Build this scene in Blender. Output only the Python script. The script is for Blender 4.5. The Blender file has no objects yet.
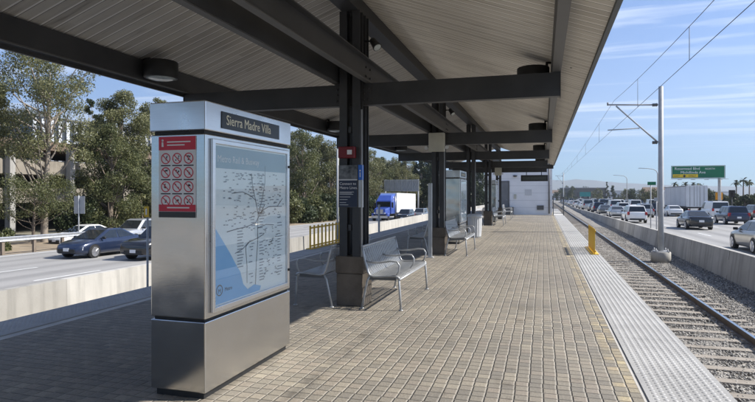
import bpy, bmesh, math, random
import numpy as np
from mathutils import Vector, Matrix

PI = math.pi
R = math.radians
sc = bpy.context.scene
COL = sc.collection
random.seed(7)

# ------------------------------------------------------------------ helpers
class MB:
    """collects shapes and links them as one mesh object"""
    def __init__(s):
        s.v = []; s.f = []; s.m = []; s.sm = []
    def add(s, vs, fs, mi=0, smooth=False):
        o = len(s.v)
        s.v += [tuple(p) for p in vs]
        for f in fs:
            s.f.append([i + o for i in f]); s.m.append(mi); s.sm.append(smooth)
        return s
    def box(s, x0, x1, y0, y1, z0, z1, mi=0):
        vs = [(x0,y0,z0),(x1,y0,z0),(x1,y1,z0),(x0,y1,z0),(x0,y0,z1),(x1,y0,z1),(x1,y1,z1),(x0,y1,z1)]
        fs = [(0,3,2,1),(4,5,6,7),(0,1,5,4),(1,2,6,5),(2,3,7,6),(3,0,4,7)]
        return s.add(vs, fs, mi)
    def cbox(s, c, d, mi=0):
        return s.box(c[0]-d[0]/2, c[0]+d[0]/2, c[1]-d[1]/2, c[1]+d[1]/2, c[2]-d[2]/2, c[2]+d[2]/2, mi)
    def hexa(s, bot, top, mi=0):
        return s.add(list(bot)+list(top), [(3,2,1,0),(4,5,6,7),(0,1,5,4),(1,2,6,5),(2,3,7,6),(3,0,4,7)], mi)
    def tube(s, pts, r, n=8, mi=0, caps=True):
        pts = [Vector(p) for p in pts]
        rs = r if isinstance(r, (list, tuple)) else [r]*len(pts)
        vs = []; fs = []
        up = None
        for i, p in enumerate(pts):
            if i == 0: t = pts[1]-p
            elif i == len(pts)-1: t = p-pts[i-1]
            else: t = (pts[i+1]-p).normalized()+(p-pts[i-1]).normalized()
            t.normalize()
            if up is None:
                up = Vector((0,0,1)) if abs(t.z) < .9 else Vector((1,0,0))
            a = up - t*up.dot(t)
            if a.length < 1e-4: a = t.orthogonal()
            a.normalize(); up = a
            b = t.cross(a)
            for k in range(n):
                an = 2*PI*k/n
                vs.append(p + a*(math.cos(an)*rs[i]) + b*(math.sin(an)*rs[i]))
        for i in range(len(pts)-1):
            for k in range(n):
                k2 = (k+1) % n
                fs.append((i*n+k, i*n+k2, (i+1)*n+k2, (i+1)*n+k))
        s.add(vs, fs, mi, True)
        if caps:
            o = len(vs)
            s.add(vs[:n], [tuple(range(n-1,-1,-1))], mi)
            s.add(vs[-n:], [tuple(range(n))], mi)
        return s
    def bar(s, a, b, w, h, mi=0):
        a = Vector(a); b = Vector(b); t = (b-a).normalized()
        u = Vector((0,0,1)) if abs(t.z) < .95 else Vector((0,1,0))
        x = t.cross(u).normalized(); y = x.cross(t).normalized()
        q = [x*(-w/2)+y*(-h/2), x*(w/2)+y*(-h/2), x*(w/2)+y*(h/2), x*(-w/2)+y*(h/2)]
        return s.hexa([a+k for k in q], [b+k for k in q], mi)
    def lathe(s, prof, c=(0,0,0), n=24, mi=0, axis='z', smooth=True):
        vs = []; fs = []
        for (r, h) in prof:
            for k in range(n):
                a = 2*PI*k/n
                if axis == 'z': p = (c[0]+r*math.cos(a), c[1]+r*math.sin(a), c[2]+h)
                elif axis == 'x': p = (c[0]+h, c[1]+r*math.cos(a), c[2]+r*math.sin(a))
                else: p = (c[0]+r*math.sin(a), c[1]+h, c[2]+r*math.cos(a))
                vs.append(p)
        for i in range(len(prof)-1):
            for k in range(n):
                k2 = (k+1) % n
                fs.append((i*n+k, i*n+k2, (i+1)*n+k2, (i+1)*n+k))
        s.add(vs, fs, mi, smooth)
        if prof[0][0] > 1e-5: s.add(vs[:n], [tuple(range(n-1,-1,-1))], mi)
        if prof[-1][0] > 1e-5: s.add(vs[-n:], [tuple(range(n))], mi)
        return s
    def prism(s, poly, fn, t0, t1, mi=0):
        """poly of 2D points, fn(u,v,t)->3D"""
        n = len(poly)
        vs = [fn(u, v, t0) for u, v in poly]+[fn(u, v, t1) for u, v in poly]
        fs = [tuple(range(n-1,-1,-1)), tuple(range(n, 2*n))]
        fs += [(i, (i+1) % n, n+(i+1) % n, n+i) for i in range(n)]
        return s.add(vs, fs, mi)
    def quad(s, a, b, c, d, mi=0):
        return s.add([a,b,c,d], [(0,1,2,3)], mi)
    def build(s, name, mats, parent=None, bevel=0, loc=None, seg=2, fix=True):
        me = bpy.data.meshes.new(name)
        me.from_pydata(s.v, [], s.f)
        if not isinstance(mats, (list, tuple)): mats = [mats]
        for m in mats: me.materials.append(m)
        me.polygons.foreach_set('material_index', s.m)
        me.polygons.foreach_set('use_smooth', s.sm)
        if fix:
            bm = bmesh.new(); bm.from_mesh(me)
            bmesh.ops.remove_doubles(bm, verts=bm.verts, dist=1e-5)
            bmesh.ops.recalc_face_normals(bm, faces=bm.faces)
            bm.to_mesh(me); bm.free()
        me.update()
        o = bpy.data.objects.new(name, me); COL.objects.link(o)
        if parent is not None: o.parent = parent
        if loc is not None: o.location = loc
        if bevel:
            b = o.modifiers.new('bevel', 'BEVEL'); b.width = bevel; b.segments = seg
            b.limit_method = 'ANGLE'; b.angle_limit = R(40)
        return o

def tag(o, label=None, cat=None, group=None, kind=None):
    if label: o['label'] = label
    if cat: o['category'] = cat
    if group: o['group'] = group
    if kind: o['kind'] = kind
    return o

def thing(name, label, cat, loc=(0,0,0), rz=0, group=None):
    o = bpy.data.objects.new(name, None); COL.objects.link(o)
    o.location = loc; o.rotation_euler = (0, 0, rz); o.empty_display_size = .2
    return tag(o, label, cat, group)

def structure(name, mb, mats, **k):
    o = mb.build(name, mats, **k); o['kind'] = 'structure'; return o

def copy_tree(o, parent=None):
    c = o.copy(); COL.objects.link(c)
    if parent is not None: c.parent = parent
    for ch in list(o.children): copy_tree(ch, c)
    return c

def np_mesh(name, V, F, mat, parent=None, smooth=False):
    """fast mesh of same-size polygons; V (n,3), F (m,k)"""
    me = bpy.data.meshes.new(name)
    V = np.asarray(V, np.float32); F = np.asarray(F, np.int32)
    me.vertices.add(len(V)); me.vertices.foreach_set('co', V.ravel())
    k = F.shape[1]
    me.loops.add(F.size); me.loops.foreach_set('vertex_index', F.ravel())
    me.polygons.add(len(F))
    me.polygons.foreach_set('loop_start', np.arange(0, F.size, k, dtype=np.int32))
    me.polygons.foreach_set('loop_total', np.full(len(F), k, np.int32))
    if smooth: me.polygons.foreach_set('use_smooth', np.ones(len(F), bool))
    me.materials.append(mat)
    me.update(calc_edges=True); me.validate()
    o = bpy.data.objects.new(name, me); COL.objects.link(o)
    if parent is not None: o.parent = parent
    return o

def lettering(name, txt, size, loc, face, mat, parent, align='LEFT', xs=1.0, ext=.0006, space=1.0):
    """face: '-y' (read looking +Y) or '+x' (read looking -X)"""
    cu = bpy.data.curves.new(name, 'FONT'); cu.body = txt; cu.size = size
    cu.align_x = align; cu.align_y = 'BOTTOM_BASELINE'; cu.extrude = ext; cu.space_line = space
    cu.resolution_u = 3
    t = bpy.data.objects.new(name, cu); COL.objects.link(t)
    bpy.context.view_layer.update()
    dg = bpy.context.evaluated_depsgraph_get()
    me = bpy.data.meshes.new_from_object(t.evaluated_get(dg))
    bpy.data.objects.remove(t); bpy.data.curves.remove(cu)
    me.name = name; me.materials.clear(); me.materials.append(mat)
    o = bpy.data.objects.new(name, me); COL.objects.link(o)
    o.parent = parent; o.location = loc; o.scale = (xs, 1, 1)
    o.rotation_euler = (PI/2, 0, 0) if face == '-y' else (PI/2, 0, PI/2)
    return o

# ------------------------------------------------------------------ materials
def nodes(name):
    m = bpy.data.materials.new(name); m.use_nodes = True
    nt = m.node_tree; b = nt.nodes['Principled BSDF']
    return m, nt, b, nt.nodes.new, nt.links.new

def c4(c): return (c[0], c[1], c[2], 1)

def pmat(name, c1, c2=None, scale=5, rough=.6, metal=0, bump=0, bscale=None, stretch=None, spec=.5, detail=5, coat=0, rvar=0, coord='Position'):
    m, nt, b, N, L = nodes(name)
    b.inputs['Roughness'].default_value = rough
    b.inputs['Metallic'].default_value = metal
    b.inputs['Specular IOR Level'].default_value = spec
    b.inputs['Coat Weight'].default_value = coat
    b.inputs['Coat Roughness'].default_value = .05
    if coord == 'Position':
        src = N('ShaderNodeNewGeometry').outputs['Position']
    else:
        src = N('ShaderNodeTexCoord').outputs['Object']
    if stretch:
        mp = N('ShaderNodeMapping'); mp.inputs['Scale'].default_value = stretch
        L(src, mp.inputs['Vector']); src = mp.outputs['Vector']
    nz = N('ShaderNodeTexNoise'); nz.inputs['Scale'].default_value = scale
    nz.inputs['Detail'].default_value = detail; nz.inputs['Roughness'].default_value = .6
    L(src, nz.inputs['Vector'])
    cr = N('ShaderNodeValToRGB')
    cr.color_ramp.elements[0].position = .32; cr.color_ramp.elements[1].position = .68
    cr.color_ramp.elements[0].color = c4(c1); cr.color_ramp.elements[1].color = c4(c2 or c1)
    L(nz.outputs['Fac'], cr.inputs['Fac']); L(cr.outputs['Color'], b.inputs['Base Color'])
    if rvar:
        mr = N('ShaderNodeMapRange'); mr.inputs['To Min'].default_value = rough-rvar; mr.inputs['To Max'].default_value = rough+rvar
        L(nz.outputs['Fac'], mr.inputs['Value']); L(mr.outputs['Result'], b.inputs['Roughness'])
    if bump:
        n2 = N('ShaderNodeTexNoise'); n2.inputs['Scale'].default_value = bscale or scale*6
        n2.inputs['Detail'].default_value = 4
        L(src, n2.inputs['Vector'])
        bp = N('ShaderNodeBump'); bp.inputs['Strength'].default_value = bump; bp.inputs['Distance'].default_value = .02
        L(n2.outputs['Fac'], bp.inputs['Height']); L(bp.outputs['Normal'], b.inputs['Normal'])
    return m

def ramp(N, stops):
    cr = N('ShaderNodeValToRGB'); e = cr.color_ramp.elements
    while len(e) < len(stops): e.new(.5)
    for i, (p, c) in enumerate(stops): e[i].position = p; e[i].color = c4(c)
    return cr

def math_node(N, L, op, a, b=None):
    n = N('ShaderNodeMath'); n.operation = op
    for i, v in enumerate((a, b)):
        if v is None: continue
        if isinstance(v, (int, float)): n.inputs[i].default_value = v
        else: L(v, n.inputs[i])
    return n.outputs[0]

def paver_material():
    m, nt, b, N, L = nodes('small square brick pavers')
    P = N('ShaderNodeNewGeometry').outputs['Position']
    sp = N('ShaderNodeSeparateXYZ'); L(P, sp.inputs[0])
    S = .1035
    wob = N('ShaderNodeTexNoise'); wob.inputs['Scale'].default_value = 1.3; wob.inputs['Detail'].default_value = 1; L(P, wob.inputs['Vector'])
    wv = math_node(N, L, 'MULTIPLY', math_node(N, L, 'SUBTRACT', wob.outputs['Fac'], .5), .014)
    row = math_node(N, L, 'FLOOR', math_node(N, L, 'DIVIDE', math_node(N, L, 'ADD', sp.outputs['Y'], wv), S))
    wr = N('ShaderNodeTexWhiteNoise'); wr.noise_dimensions = '1D'; L(row, wr.inputs['W'])
    xo = math_node(N, L, 'ADD', sp.outputs['X'], math_node(N, L, 'MULTIPLY', wr.outputs['Value'], .008))
    col = math_node(N, L, 'FLOOR', math_node(N, L, 'DIVIDE', xo, S))
    wc = N('ShaderNodeTexWhiteNoise'); wc.noise_dimensions = '1D'; L(col, wc.inputs['W'])
    yo = math_node(N, L, 'ADD', math_node(N, L, 'ADD', sp.outputs['Y'], wv), math_node(N, L, 'MULTIPLY', wc.outputs['Value'], .009))
    fx = math_node(N, L, 'FRACT', math_node(N, L, 'DIVIDE', xo, S))
    ry = math_node(N, L, 'DIVIDE', yo, S)
    fy = math_node(N, L, 'FRACT', ry)
    iy = math_node(N, L, 'FLOOR', ry)
    ex = math_node(N, L, 'ABSOLUTE', math_node(N, L, 'SUBTRACT', fx, .5))
    ey = math_node(N, L, 'ABSOLUTE', math_node(N, L, 'SUBTRACT', fy, .5))
    edge = math_node(N, L, 'MAXIMUM', ex, math_node(N, L, 'SUBTRACT', ey, .008))
    mr = N('ShaderNodeMapRange'); mr.interpolation_type = 'SMOOTHSTEP'
    mr.inputs['From Min'].default_value = .435; mr.inputs['From Max'].default_value = .492
    L(edge, mr.inputs['Value'])
    cv = N('ShaderNodeCombineXYZ'); L(col, cv.inputs[0]); L(iy, cv.inputs[1])
    wn = N('ShaderNodeTexWhiteNoise'); wn.noise_dimensions = '3D'; L(cv.outputs[0], wn.inputs['Vector'])
    cr = ramp(N, [(0, (.21,.193,.165)), (.28, (.238,.217,.182)), (.55, (.258,.234,.193)), (.8, (.266,.234,.195)), (1, (.31,.28,.226))])
    L(wn.outputs['Value'], cr.inputs['Fac'])
    # broad stains and wear
    n1 = N('ShaderNodeTexNoise'); n1.inputs['Scale'].default_value = .55; n1.inputs['Detail'].default_value = 6; L(P, n1.inputs['Vector'])
    st = ramp(N, [(.3, (.78,.78,.8)), (.7, (1.12,1.1,1.06))]); L(n1.outputs['Fac'], st.inputs['Fac'])
    mx = N('ShaderNodeMixRGB'); mx.blend_type = 'MULTIPLY'; mx.inputs['Fac'].default_value = 1
    L(cr.outputs['Color'], mx.inputs[1]); L(st.outputs['Color'], mx.inputs[2])
    n3 = N('ShaderNodeTexNoise'); n3.inputs['Scale'].default_value = 60; n3.inputs['Detail'].default_value = 5; L(P, n3.inputs['Vector'])
    s3 = ramp(N, [(.3, (.85,.85,.85)), (.7, (1.12,1.12,1.12))]); L(n3.outputs['Fac'], s3.inputs['Fac'])
    mx3 = N('ShaderNodeMixRGB'); mx3.blend_type = 'MULTIPLY'; mx3.inputs['Fac'].default_value = 1
    L(mx.outputs[0], mx3.inputs[1]); L(s3.outputs['Color'], mx3.inputs[2])
    # yellower row by the tactile strip
    yl = N('ShaderNodeMapRange'); yl.inputs['From Min'].default_value = .5; yl.inputs['From Max'].default_value = .56
    L(sp.outputs['X'], yl.inputs['Value'])
    mxy = N('ShaderNodeMixRGB'); mxy.blend_type = 'MULTIPLY'; mxy.inputs[2].default_value = (1.38,1.31,1.06,1)
    yb = math_node(N, L, 'MULTIPLY', yl.outputs['Result'], wn.outputs['Value'])
    L(yb, mxy.inputs['Fac']); L(mx3.outputs[0], mxy.inputs[1])
    # dark grout; sun-caught brick edges along the platform painted in pale
    gx = math_node(N, L, 'GREATER_THAN', ex, math_node(N, L, 'SUBTRACT', ey, .008))
    gm = N('ShaderNodeMixRGB'); gm.inputs[1].default_value = (.10,.092,.08,1); gm.inputs[2].default_value = (.30,.275,.235,1); L(gx, gm.inputs['Fac'])
    mg = N('ShaderNodeMixRGB'); L(gm.outputs[0], mg.inputs[2])
    L(mr.outputs['Result'], mg.inputs['Fac']); L(mxy.outputs[0], mg.inputs[1])
    vo = N('ShaderNodeTexVoronoi'); vo.inputs['Scale'].default_value = 1.7; vo.inputs['Randomness'].default_value = 1; L(P, vo.inputs['Vector'])
    vs_ = N('ShaderNodeSeparateXYZ'); L(vo.outputs['Color'], vs_.inputs[0])
    rad = math_node(N, L, 'MULTIPLY', math_node(N, L, 'POWER', vs_.outputs[0], 3.0), .055)
    gum = math_node(N, L, 'LESS_THAN', vo.outputs['Distance'], rad)
    n5 = N('ShaderNodeTexNoise'); n5.inputs['Scale'].default_value = 2.6; n5.inputs['Detail'].default_value = 8; n5.inputs['Roughness'].default_value = .7; L(P, n5.inputs['Vector'])
    s5 = ramp(N, [(.30, (.64,.62,.60)), (.44, (1,1,1))]); L(n5.outputs['Fac'], s5.inputs['Fac'])
    m5 = N('ShaderNodeMixRGB'); m5.blend_type = 'MULTIPLY'; m5.inputs['Fac'].default_value = 1; L(mg.outputs[0], m5.inputs[1]); L(s5.outputs['Color'], m5.inputs[2])
    m6 = N('ShaderNodeMixRGB'); m6.inputs[2].default_value = (.09,.085,.08,1); L(math_node(N, L, 'MULTIPLY', gum, .65), m6.inputs['Fac']); L(m5.outputs[0], m6.inputs[1])
    L(m6.outputs[0], b.inputs['Base Color'])
    bv = N('ShaderNodeMapRange'); bv.interpolation_type = 'SMOOTHSTEP'; bv.inputs['From Min'].default_value = .39; bv.inputs['From Max'].default_value = .495
    L(edge, bv.inputs['Value'])
    h = math_node(N, L, 'SUBTRACT', math_node(N, L, 'MULTIPLY', wn.outputs['Value'], .3), bv.outputs['Result'])
    h = math_node(N, L, 'ADD', h, math_node(N, L, 'MULTIPLY', n3.outputs['Fac'], .35))
    bp = N('ShaderNodeBump'); bp.inputs['Strength'].default_value = 1; bp.inputs['Distance'].default_value = .009
    L(h, bp.inputs['Height']); L(bp.outputs['Normal'], b.inputs['Normal'])
    b.inputs['Roughness'].default_value = .72
    b.inputs['Specular IOR Level'].default_value = .35
    return m

def soffit_material():
    m, nt, b, N, L = nodes('weathered soffit boards')
    P = N('ShaderNodeNewGeometry').outputs['Position']
    sp = N('ShaderNodeSeparateXYZ'); L(P, sp.inputs[0])
    q = math_node(N, L, 'DIVIDE', sp.outputs['Y'], .148)
    i = math_node(N, L, 'FLOOR', q); f = math_node(N, L, 'FRACT', q)
    # butt joints: board index + length segment
    wo = N('ShaderNodeTexWhiteNoise'); wo.noise_dimensions = '1D'; L(i, wo.inputs['W'])
    sx = math_node(N, L, 'FLOOR', math_node(N, L, 'ADD', math_node(N, L, 'DIVIDE', sp.outputs['X'], 2.2), math_node(N, L, 'MULTIPLY', wo.outputs['Value'], 5)))
    cv = N('ShaderNodeCombineXYZ'); L(i, cv.inputs[0]); L(sx, cv.inputs[1])
    wn = N('ShaderNodeTexWhiteNoise'); wn.noise_dimensions = '3D'; L(cv.outputs[0], wn.inputs['Vector'])
    cr = ramp(N, [(0, (.56,.52,.46)), (.5, (.64,.60,.535)), (1, (.71,.67,.60))]); L(wn.outputs['Value'], cr.inputs['Fac'])
    mp = N('ShaderNodeMapping'); mp.inputs['Scale'].default_value = (1.2, 14, 1.2); L(P, mp.inputs['Vector'])
    nz = N('ShaderNodeTexNoise'); nz.inputs['Scale'].default_value = 1.6; nz.inputs['Detail'].default_value = 7; L(mp.outputs[0], nz.inputs['Vector'])
    st = ramp(N, [(.24, (.5,.48,.46)), (.42, (.96,.96,.96)), (.75, (1.06,1.06,1.05))]); L(nz.outputs['Fac'], st.inputs['Fac'])
    mx = N('ShaderNodeMixRGB'); mx.blend_type = 'MULTIPLY'; mx.inputs['Fac'].default_value = .9
    L(cr.outputs['Color'], mx.inputs[1]); L(st.outputs['Color'], mx.inputs[2])
    # pale stripe along one edge of each board
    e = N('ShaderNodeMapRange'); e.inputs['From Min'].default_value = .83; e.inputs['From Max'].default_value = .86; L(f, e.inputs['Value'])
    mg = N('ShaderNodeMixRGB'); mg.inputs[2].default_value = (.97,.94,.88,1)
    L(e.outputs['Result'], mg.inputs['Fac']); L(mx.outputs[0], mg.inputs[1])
    d = N('ShaderNodeMapRange'); d.inputs['From Min'].default_value = .055; d.inputs['From Max'].default_value = .035; L(f, d.inputs['Value'])
    md = N('ShaderNodeMixRGB'); md.inputs[2].default_value = (.07,.06,.05,1)
    L(d.outputs['Result'], md.inputs['Fac']); L(mg.outputs[0], md.inputs[1])
    L(md.outputs[0], b.inputs['Base Color'])
    b.inputs['Roughness'].default_value = .75
    bp = N('ShaderNodeBump'); bp.inputs['Strength'].default_value = .4; bp.inputs['Distance'].default_value = .01
    L(nz.outputs['Fac'], bp.inputs['Height']); L(bp.outputs['Normal'], b.inputs['Normal'])
    return m

def steel_material(name, base, rough, sx=(1,1,60), aniso=True):
    m, nt, b, N, L = nodes(name)
    P = N('ShaderNodeTexCoord').outputs['Object']
    mp = N('ShaderNodeMapping'); mp.inputs['Scale'].default_value = sx; L(P, mp.inputs['Vector'])
    nz = N('ShaderNodeTexNoise'); nz.inputs['Scale'].default_value = 9; nz.inputs['Detail'].default_value = 5; L(mp.outputs[0], nz.inputs['Vector'])
    cr = ramp(N, [(.25, tuple(c*.88 for c in base)), (.75, base)]); L(nz.outputs['Fac'], cr.inputs['Fac'])
    L(cr.outputs['Color'], b.inputs['Base Color'])
    n2 = N('ShaderNodeTexNoise'); n2.inputs['Scale'].default_value = 3.0; n2.inputs['Detail'].default_value = 4; L(P, n2.inputs['Vector'])
    mr = N('ShaderNodeMapRange'); mr.inputs['To Min'].default_value = rough-.07; mr.inputs['To Max'].default_value = rough+.1
    L(n2.outputs['Fac'], mr.inputs['Value']); L(mr.outputs['Result'], b.inputs['Roughness'])
    b.inputs['Metallic'].default_value = 1
    bp = N('ShaderNodeBump'); bp.inputs['Strength'].default_value = .12; bp.inputs['Distance'].default_value = .001
    L(nz.outputs['Fac'], bp.inputs['Height'])
    n4 = N('ShaderNodeTexNoise'); n4.inputs['Scale'].default_value = 3.2; n4.inputs['Detail'].default_value = 1; L(P, n4.inputs['Vector'])
    b2 = N('ShaderNodeBump'); b2.inputs['Strength'].default_value = .13; b2.inputs['Distance'].default_value = .05
    L(n4.outputs['Fac'], b2.inputs['Height']); L(bp.outputs['Normal'], b2.inputs['Normal'])
    L(b2.outputs['Normal'], b.inputs['Normal'])
    return m

def tactile_material(name='pale tactile paving'):
    return pmat(name, (.35,.345,.335), (.44,.435,.425), 1.6, .7, bump=.15, bscale=60, detail=8)

def leaf_material(name, c1, c2, c3):
    m, nt, b, N, L = nodes(name)
    g = N('ShaderNodeNewGeometry')
    cr = ramp(N, [(0, c1), (.5, c2), (1, c3)])
    nz = N('ShaderNodeTexNoise'); nz.inputs['Scale'].default_value = .8; nz.inputs['Detail'].default_value = 3; L(g.outputs['Position'], nz.inputs['Vector'])
    a = math_node(N, L, 'ADD', math_node(N, L, 'MULTIPLY', g.outputs['Random Per Island'], .55), math_node(N, L, 'MULTIPLY', math_node(N, L, 'SUBTRACT', nz.outputs['Fac'], .25), .9))
    L(a, cr.inputs['Fac']); L(cr.outputs['Color'], b.inputs['Base Color'])
    b.inputs['Roughness'].default_value = .5; b.inputs['Specular IOR Level'].default_value = .35
    tr = N('ShaderNodeBsdfTranslucent'); L(cr.outputs['Color'], tr.inputs['Color'])
    mx = N('ShaderNodeMixShader'); mx.inputs[0].default_value = .28
    out = nt.nodes['Material Output']
    L(b.outputs[0], mx.inputs[1]); L(tr.outputs[0], mx.inputs[2]); L(mx.outputs[0], out.inputs['Surface'])
    return m

def pane_material(name):
    m, nt, b, N, L = nodes(name)
    nt.nodes.remove(b)
    gl = N('ShaderNodeBsdfGlossy'); gl.inputs['Roughness'].default_value = .015
    tr = N('ShaderNodeBsdfTransparent'); tr.inputs['Color'].default_value = (.97,.985,.985,1)
    fr = N('ShaderNodeLayerWeight'); fr.inputs['Blend'].default_value = .5
    mx = N('ShaderNodeMixShader')
    f2 = math_node(N, L, 'ADD', math_node(N, L, 'MULTIPLY', math_node(N, L, 'POWER', fr.outputs['Facing'], 4.0), .6), .04)
    L(f2, mx.inputs[0]); L(tr.outputs[0], mx.inputs[1]); L(gl.outputs[0], mx.inputs[2])
    L(mx.outputs[0], nt.nodes['Material Output'].inputs['Surface'])
    return m

def ballast_material():
    m, nt, b, N, L = nodes('crushed stone ballast')
    P = N('ShaderNodeNewGeometry').outputs['Position']
    vo = N('ShaderNodeTexVoronoi'); vo.inputs['Scale'].default_value = 22; L(P, vo.inputs['Vector'])
    sp = N('ShaderNodeSeparateXYZ'); L(vo.outputs['Color'], sp.inputs[0])
    cr = ramp(N, [(0, (.14,.135,.125)), (.5, (.25,.238,.22)), (1, (.39,.37,.335))]); L(sp.outputs[0], cr.inputs['Fac'])
    nz = N('ShaderNodeTexNoise'); nz.inputs['Scale'].default_value = .7; nz.inputs['Detail'].default_value = 4; L(P, nz.inputs['Vector'])
    st = ramp(N, [(.3, (.8,.78,.76)), (.7, (1.15,1.12,1.08))]); L(nz.outputs['Fac'], st.inputs['Fac'])
    mx = N('ShaderNodeMixRGB'); mx.blend_type = 'MULTIPLY'; mx.inputs['Fac'].default_value = 1
    L(cr.outputs['Color'], mx.inputs[1]); L(st.outputs['Color'], mx.inputs[2]); L(mx.outputs[0], b.inputs['Base Color'])
    bp = N('ShaderNodeBump'); bp.inputs['Strength'].default_value = 1; bp.inputs['Distance'].default_value = .04; bp.invert = True
    L(vo.outputs['Distance'], bp.inputs['Height']); L(bp.outputs['Normal'], b.inputs['Normal'])
    b.inputs['Roughness'].default_value = .85
    return m

def stone_material():
    m, nt, b, N, L = nodes('loose ballast stone')
    g = N('ShaderNodeNewGeometry')
    cr = ramp(N, [(0, (.13,.127,.122)), (.55, (.27,.258,.24)), (1, (.47,.445,.405))]); L(g.outputs['Random Per Island'], cr.inputs['Fac'])
    L(cr.outputs['Color'], b.inputs['Base Color']); b.inputs['Roughness'].default_value = .85
    return m

def concrete_material(name, c1, c2, streak=.6, panel=0):
    m, nt, b, N, L = nodes(name)
    P = N('ShaderNodeNewGeometry').outputs['Position']
    n1 = N('ShaderNodeTexNoise'); n1.inputs['Scale'].default_value = .9; n1.inputs['Detail'].default_value = 8; n1.inputs['Roughness'].default_value = .65; L(P, n1.inputs['Vector'])
    cr = ramp(N, [(.3, c1), (.7, c2)]); L(n1.outputs['Fac'], cr.inputs['Fac'])
    mp = N('ShaderNodeMapping'); mp.inputs['Scale'].default_value = (2.2, 2.2, .18); L(P, mp.inputs['Vector'])
    n2 = N('ShaderNodeTexNoise'); n2.inputs['Scale'].default_value = 2.0; n2.inputs['Detail'].default_value = 6; L(mp.outputs[0], n2.inputs['Vector'])
    st = ramp(N, [(.36, (1-streak*.75,)*3), (.52, (1,1,1))]); L(n2.outputs['Fac'], st.inputs['Fac'])
    mx = N('ShaderNodeMixRGB'); mx.blend_type = 'MULTIPLY'; mx.inputs['Fac'].default_value = .8
    L(cr.outputs['Color'], mx.inputs[1]); L(st.outputs['Color'], mx.inputs[2]); L(mx.outputs[0], b.inputs['Base Color'])
    if panel:
        sp = N('ShaderNodeSeparateXYZ'); L(P, sp.inputs[0])
        pi_ = math_node(N, L, 'FLOOR', math_node(N, L, 'DIVIDE', math_node(N, L, 'SUBTRACT', sp.outputs['Y'], 1.0), panel))
        wn = N('ShaderNodeTexWhiteNoise'); wn.noise_dimensions = '1D'; L(pi_, wn.inputs['W'])
        pr = ramp(N, [(0, (.74,.73,.71)), (.6, (.98,.97,.95)), (1, (1.15,1.14,1.12))]); L(wn.outputs['Value'], pr.inputs['Fac'])
        mq = N('ShaderNodeMixRGB'); mq.blend_type = 'MULTIPLY'; mq.inputs['Fac'].default_value = 1
        L(mx.outputs[0], mq.inputs[1]); L(pr.outputs['Color'], mq.inputs[2]); L(mq.outputs[0], b.inputs['Base Color'])
    n3 = N('ShaderNodeTexNoise'); n3.inputs['Scale'].default_value = 35; n3.inputs['Detail'].default_value = 5; L(P, n3.inputs['Vector'])
    bp = N('ShaderNodeBump'); bp.inputs['Strength'].default_value = .25; bp.inputs['Distance'].default_value = .01
    L(n3.outputs['Fac'], bp.inputs['Height']); L(bp.outputs['Normal'], b.inputs['Normal'])
    b.inputs['Roughness'].default_value = .85
    return m

def road_material(name, c1, c2, ph=0):
    m, nt, b, N, L = nodes(name)
    P = N('ShaderNodeNewGeometry').outputs['Position']
    mp = N('ShaderNodeMapping'); mp.inputs['Scale'].default_value = (.9, .05, 1); L(P, mp.inputs['Vector'])
    n1 = N('ShaderNodeTexNoise'); n1.inputs['Scale'].default_value = 1.0; n1.inputs['Detail'].default_value = 5; L(mp.outputs[0], n1.inputs['Vector'])
    cr = ramp(N, [(.3, c1), (.7, c2)]); L(n1.outputs['Fac'], cr.inputs['Fac'])
    n2 = N('ShaderNodeTexNoise'); n2.inputs['Scale'].default_value = 25; n2.inputs['Detail'].default_value = 6; L(P, n2.inputs['Vector'])
    st = ramp(N, [(.3, (.88,.88,.88)), (.7, (1.1,1.1,1.1))]); L(n2.outputs['Fac'], st.inputs['Fac'])
    mx = N('ShaderNodeMixRGB'); mx.blend_type = 'MULTIPLY'; mx.inputs['Fac'].default_value = 1
    L(cr.outputs['Color'], mx.inputs[1]); L(st.outputs['Color'], mx.inputs[2])
    sp = N('ShaderNodeSeparateXYZ'); L(P, sp.inputs[0])
    wv = math_node(N, L, 'SINE', math_node(N, L, 'MULTIPLY', math_node(N, L, 'ADD', sp.outputs['X'], ph), 2*PI/1.8))
    wr = N('ShaderNodeMapRange'); wr.inputs['From Min'].default_value = -.4; wr.inputs['From Max'].default_value = 1; wr.inputs['To Min'].default_value = 1; wr.inputs['To Max'].default_value = .80
    L(wv, wr.inputs['Value'])
    jf = math_node(N, L, 'FRACT', math_node(N, L, 'DIVIDE', sp.outputs['Y'], 4.6))
    jn = math_node(N, L, 'SUBTRACT', 1, math_node(N, L, 'MULTIPLY', math_node(N, L, 'LESS_THAN', jf, .006), .45))
    k = math_node(N, L, 'MULTIPLY', wr.outputs['Result'], jn)
    m2 = N('ShaderNodeMixRGB'); m2.blend_type = 'MULTIPLY'; m2.inputs['Fac'].default_value = 1
    L(mx.outputs[0], m2.inputs[1]); L(k, m2.inputs[2]); L(m2.outputs[0], b.inputs['Base Color'])
    b.inputs['Roughness'].default_value = .8
    return m

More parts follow.
